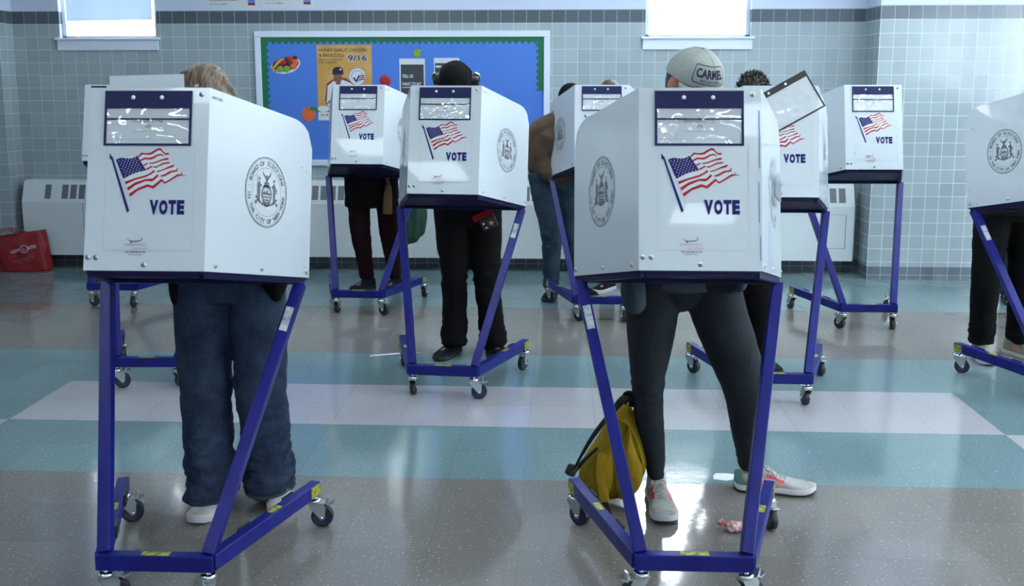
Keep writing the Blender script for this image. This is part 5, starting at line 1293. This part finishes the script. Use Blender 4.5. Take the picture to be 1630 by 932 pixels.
rt, J = person('person in blue jeans far behind the right edge booth, one leg showing', (3.33, 7.12, .87), (3.35, 7.0, 1.28), (3.38, 6.92, 1.42), 0, R(32), 0,
    feet=[((3.235, 7.16), R(-10)), ((3.46, 7.16), R(10))], hands=[tbl('K', -.10, .40), tbl('K', .12, .40)])
trousers(rt, J, 'denim2', seed=8); top(rt, J, 'black'); short_hair(rt, J, 'hair_k'); socks(rt, J, 'black')
shoe(rt, Vector((3.235, 7.16, 0))-J['base'], R(-10), .28, 'plain', 'shoe_k', 'rubber_k'); shoe(rt, Vector((3.46, 7.16, 0))-J['base'], R(10), .28, 'plain', 'shoe_k', 'rubber_k')

# ------------------------------------------------------------------ bags and litter
M['mustard'] = mat('mustard_canvas', (.235, .155, .008), .75, bump=(80, .3), var=(6, (.19, .120, .006)))
M['mustard2'] = M['mustard']
bp = thing('backpack', 'mustard yellow backpack with black straps slumped against the leg of the man in the cap', 'backpack', (.2, 3.56, 0))
def puffy(outline, dep, y0, n=14, pw=.55, c=None, seed=0, amp=.004):
    c = c or (sum(p[0] for p in outline)/len(outline), sum(p[1] for p in outline)/len(outline)); m = MB(); v = []; q = []
    o = crom([(*p,) for p in outline+[outline[0]]], 5)[:-1]; k = len(o)
    for j in range(n+1):
        s = -math.cos(PI*j/n); r_ = max(.02, (1-s*s))**(pw/2+.12)
        for x, z in o:
            X_ = c[0]+(x-c[0])*r_; Z_ = c[1]+(z-c[1])*r_; f = amp*noise.noise(Vector((X_*14+seed, s*3, Z_*14)))*2
            v.append((X_+f-.2, y0+dep*s-3.56+f, max(.006, Z_+f)))
    for j in range(n):
        for i in range(k): q.append((j*k+i, (j+1)*k+i, (j+1)*k+(i+1) % k, j*k+(i+1) % k))
    q.append(tuple(range(k))); q.append(tuple(n*k+i for i in range(k-1, -1, -1))); m.add(v, q, 0, True); return m
out = [(.262, .395), (.300, .330), (.330, .250), (.342, .170), (.318, .085), (.270, .035), (.185, .012), (.110, .030), (.082, .085), (.100, .165), (.150, .245), (.205, .345)]
puffy(out, .085, 3.56).build('bag_body', 'mustard', bp)
puffy([(.262, .330), (.290, .250), (.318, .160), (.300, .080), (.240, .050), (.215, .110), (.225, .220)], .040, 3.485, seed=3).build('front_pocket', 'mustard', bp)
puffy([(.165, .215), (.205, .240), (.215, .150), (.195, .060), (.130, .050), (.112, .110), (.130, .170)], .034, 3.488, seed=5).build('side_pocket', 'mustard', bp)
L = lambda x, y, z: (x-.2, y-3.56, z)
m = MB(); m.tube([L(.205, 3.48, .350), L(.235, 3.468, .352), L(.262, 3.475, .330), L(.300, 3.47, .250), L(.320, 3.475, .16)], [.005]*5, 8, sub=4); m.build('piping', 'mustard', bp)
m = MB(); m.tube([L(.262, 3.50, .418), L(.243, 3.48, .428), L(.200, 3.46, .385), L(.135, 3.45, .300), L(.085, 3.45, .210), L(.066, 3.46, .160), L(.10, 3.48, .19), L(.15, 3.49, .235)], [(.010, .024), (.008, .022), (.006, .021), (.006, .021), (.005, .019), (.004, .014), (.004, .013), (.004, .012)], 10, (0, 0, 1), sub=5); m.build('shoulder_strap', 'strapk', bp)
m = MB(); m.tube([L(.062, 3.455, .178), L(.050, 3.452, .150)], [(.020, .008), (.020, .008)], 8); m.build('buckle', 'rubber', bp)
m = MB(); m.tube([L(.245, 3.52, .40), L(.255, 3.50, .437), L(.275, 3.50, .432), L(.278, 3.52, .39)], [(.006, .014)]*4, 8, (0, 1, 0), sub=4); m.build('grab_handle', 'strapk', bp)
m = MB(); m.tube([L(.165, 3.462, .225), L(.160, 3.452, .150), L(.172, 3.448, .075), L(.176, 3.44, .035)], [(.020, .0025)]*4, 8, (1, 0, 0), sub=3); m.build('webbing', 'mustard', bp)
m = MB(); m.tube([L(.176, 3.442, .045), L(.185, 3.425, .008)], [(.017, .004)]*2, 8, (1, 0, 0)); m.build('strap_end', 'strapk', bp)
# red shopping bag
M['redbag'] = mat('red_woven_bag', (.22, .006, .010), .5, bump=(6, .5), var=(5, (.22, .006, .010)))
rb = thing('shopping_bag', 'red shopping bag with white lettering slumped on the floor by the radiator', 'bag', (-4.5, 7.9, 0))
B0 = Vector((-4.5, 7.9, 0)); BLp, BRp, TRp, TLp = (Vector(p)-B0 for p in ((-4.555, 7.90, 0), (-4.255, 7.96, 0), (-4.285, 7.96, .350), (-4.70, 7.88, .295)))
GL, GT = Vector((-4.80, 7.97, 0))-B0, Vector((-4.80, 8.0, .27))-B0; BKr, BKt = Vector((-4.24, 8.055, 0))-B0, Vector((-4.28, 8.045, .345))-B0; BKl = Vector((-4.79, 8.06, .0))-B0; BKlt = Vector((-4.79, 8.06, .26))-B0
m = MB()
def patch(a, b_, c, d, n=14, amp=.010, sd_=0):
    v = []; q = []
    nn = (b_-a).cross(d-a).normalized()
    for i in range(n+1):
        for j in range(n+1):
            s, t = i/n, j/n; p = a*(1-s)*(1-t)+b_*s*(1-t)+c*s*t+d*(1-s)*t; e_ = math.sin(PI*s)*math.sin(PI*t)
            v.append(p+nn*e_*amp*(1+2*noise.noise(Vector((p.x*9+sd_, p.y*9, p.z*12)))))
    for i in range(n):
        for j in range(n): q.append((i*(n+1)+j, (i+1)*(n+1)+j, (i+1)*(n+1)+j+1, i*(n+1)+j+1))
    m.add(v, q, 0, True)
patch(BLp, BRp, TRp, TLp); patch(BRp, BKr, BKt, TRp); patch(GL, BLp, TLp, GT, amp=-.02); patch(BKr, BKl, BKlt, BKt); patch(BKl, GL, GT, BKlt); m.add([BLp, BRp, BKr, BKl, GL], [(4, 3, 2, 1, 0)])
o = m.build('bag_body', 'redbag', rb); sl_ = o.modifiers.new('s', 'SOLIDIFY'); sl_.thickness = .002
m = MB(); m.tube([TLp+Vector((.06, 0, -.005)), TLp+Vector((.10, -.01, .03)), TLp+Vector((.17, -.005, .065)), TLp+Vector((.215, 0, .062)), TLp+Vector((.26, .01, .03))], [(.014, .003)]*5, 8, (0, 1, 0), sub=4); m.build('handle', 'redbag', rb)
m = MB(); m.tube([TLp+Vector((-.02, .06, .0)), TLp+Vector((.05, .05, .035)), TLp+Vector((.15, .06, .075)), TLp+Vector((.30, .08, .04))], [(.014, .003)]*4, 8, (0, 1, 0), sub=4); m.build('handle', 'redbag', rb)
fr = Frame(BLp, BRp-BLp, Vector((0, 0, 1))-(BRp-BLp).normalized()*0); m = MB(); rt_ = R(14)
for t, x, y, wd in (('LOT', .082, .170, .068), ('.L.', .146, .187, .030), ('ESS', .212, .202, .068)): fr.text(m, t, x, y, .024, wd, .020, 0, rot=rt_, bold=.02)
fr.ring(m, .146, .198, .032, .004, .020, 0, 30); m.build('lettering', 'po_white', rb); m = MB(); fr.text(m, 'THE SMART DISCOUNT STORE', .14, .105, .014, .17, .020, 0, rot=rt_); fr.text(m, 'NEW YORK', .15, .085, .012, .10, .020, 0, rot=rt_)
M['faintpink'] = mat('faint_bag_print', (.40, .16, .18), .5); m.build('small_lettering', 'faintpink', rb)
# litter
def scrap(name, lab, pts, z=.003, m_='paper', cat='paper'):
    cx = sum(p[0] for p in pts)/len(pts); cy = sum(p[1] for p in pts)/len(pts); m = MB(); n = len(pts)
    v = [(x-cx, y-cy, .0008+z*abs(noise.noise(Vector((x*17, y*17, 1))))) for x, y in pts]; v.append((0, 0, .0008+z*.5)); w_ = [(a, b, c-.0006) for a, b, c in v]
    m.add(v+w_, [(i, (i+1) % n, n) for i in range(n)]+[(n+1+(i+1) % n, n+1+i, 2*n+1) for i in range(n)]+[(i, n+1+i, n+1+(i+1) % n, (i+1) % n) for i in range(n)])
    o = m.build(name, m_); o.location = (cx, cy, 0); return tag(o, lab, cat)
scrap('paper_scrap', 'white scrap of paper on the teal floor between the booth legs', [(.625, 3.79), (.672, 3.775), (.718, 3.795), (.733, 3.84), (.695, 3.852), (.643, 3.853), (.630, 3.825)], .004)
scrap('paper_strip', 'long white paper strip on the floor behind the centre booth', [(-1.075, 5.495), (-.93, 5.545), (-.80, 5.575), (-.795, 5.60), (-.94, 5.572), (-1.075, 5.515)], .012)
m = MB(); m.ell((0, 0, .018), (.034, .024, .018), None, 18, 10); V, F, N_ = union(m, .0035, 0)
M['candy'] = mat('red_and_white_wrapper', (.55, .03, .05), .35, bump=(60, .8), var=(70, (.72, .66, .66)))
o = MB(); o.add([v+n*.006*noise.noise(v*70)+Vector((0, 0, .001)) for v, n in zip(V, N_)], F, 0, True); o.tube([(-.028, .004, .02), (-.042, .008, .026), (-.050, .010, .036)], [(.004, .004), (.010, .003), (.014, .002)], 8)
o = o.build('candy_wrapper', 'candy'); o.location = (.628, 3.325, 0); tag(o, 'crumpled red and white candy wrapper on the grey floor', 'wrapper')
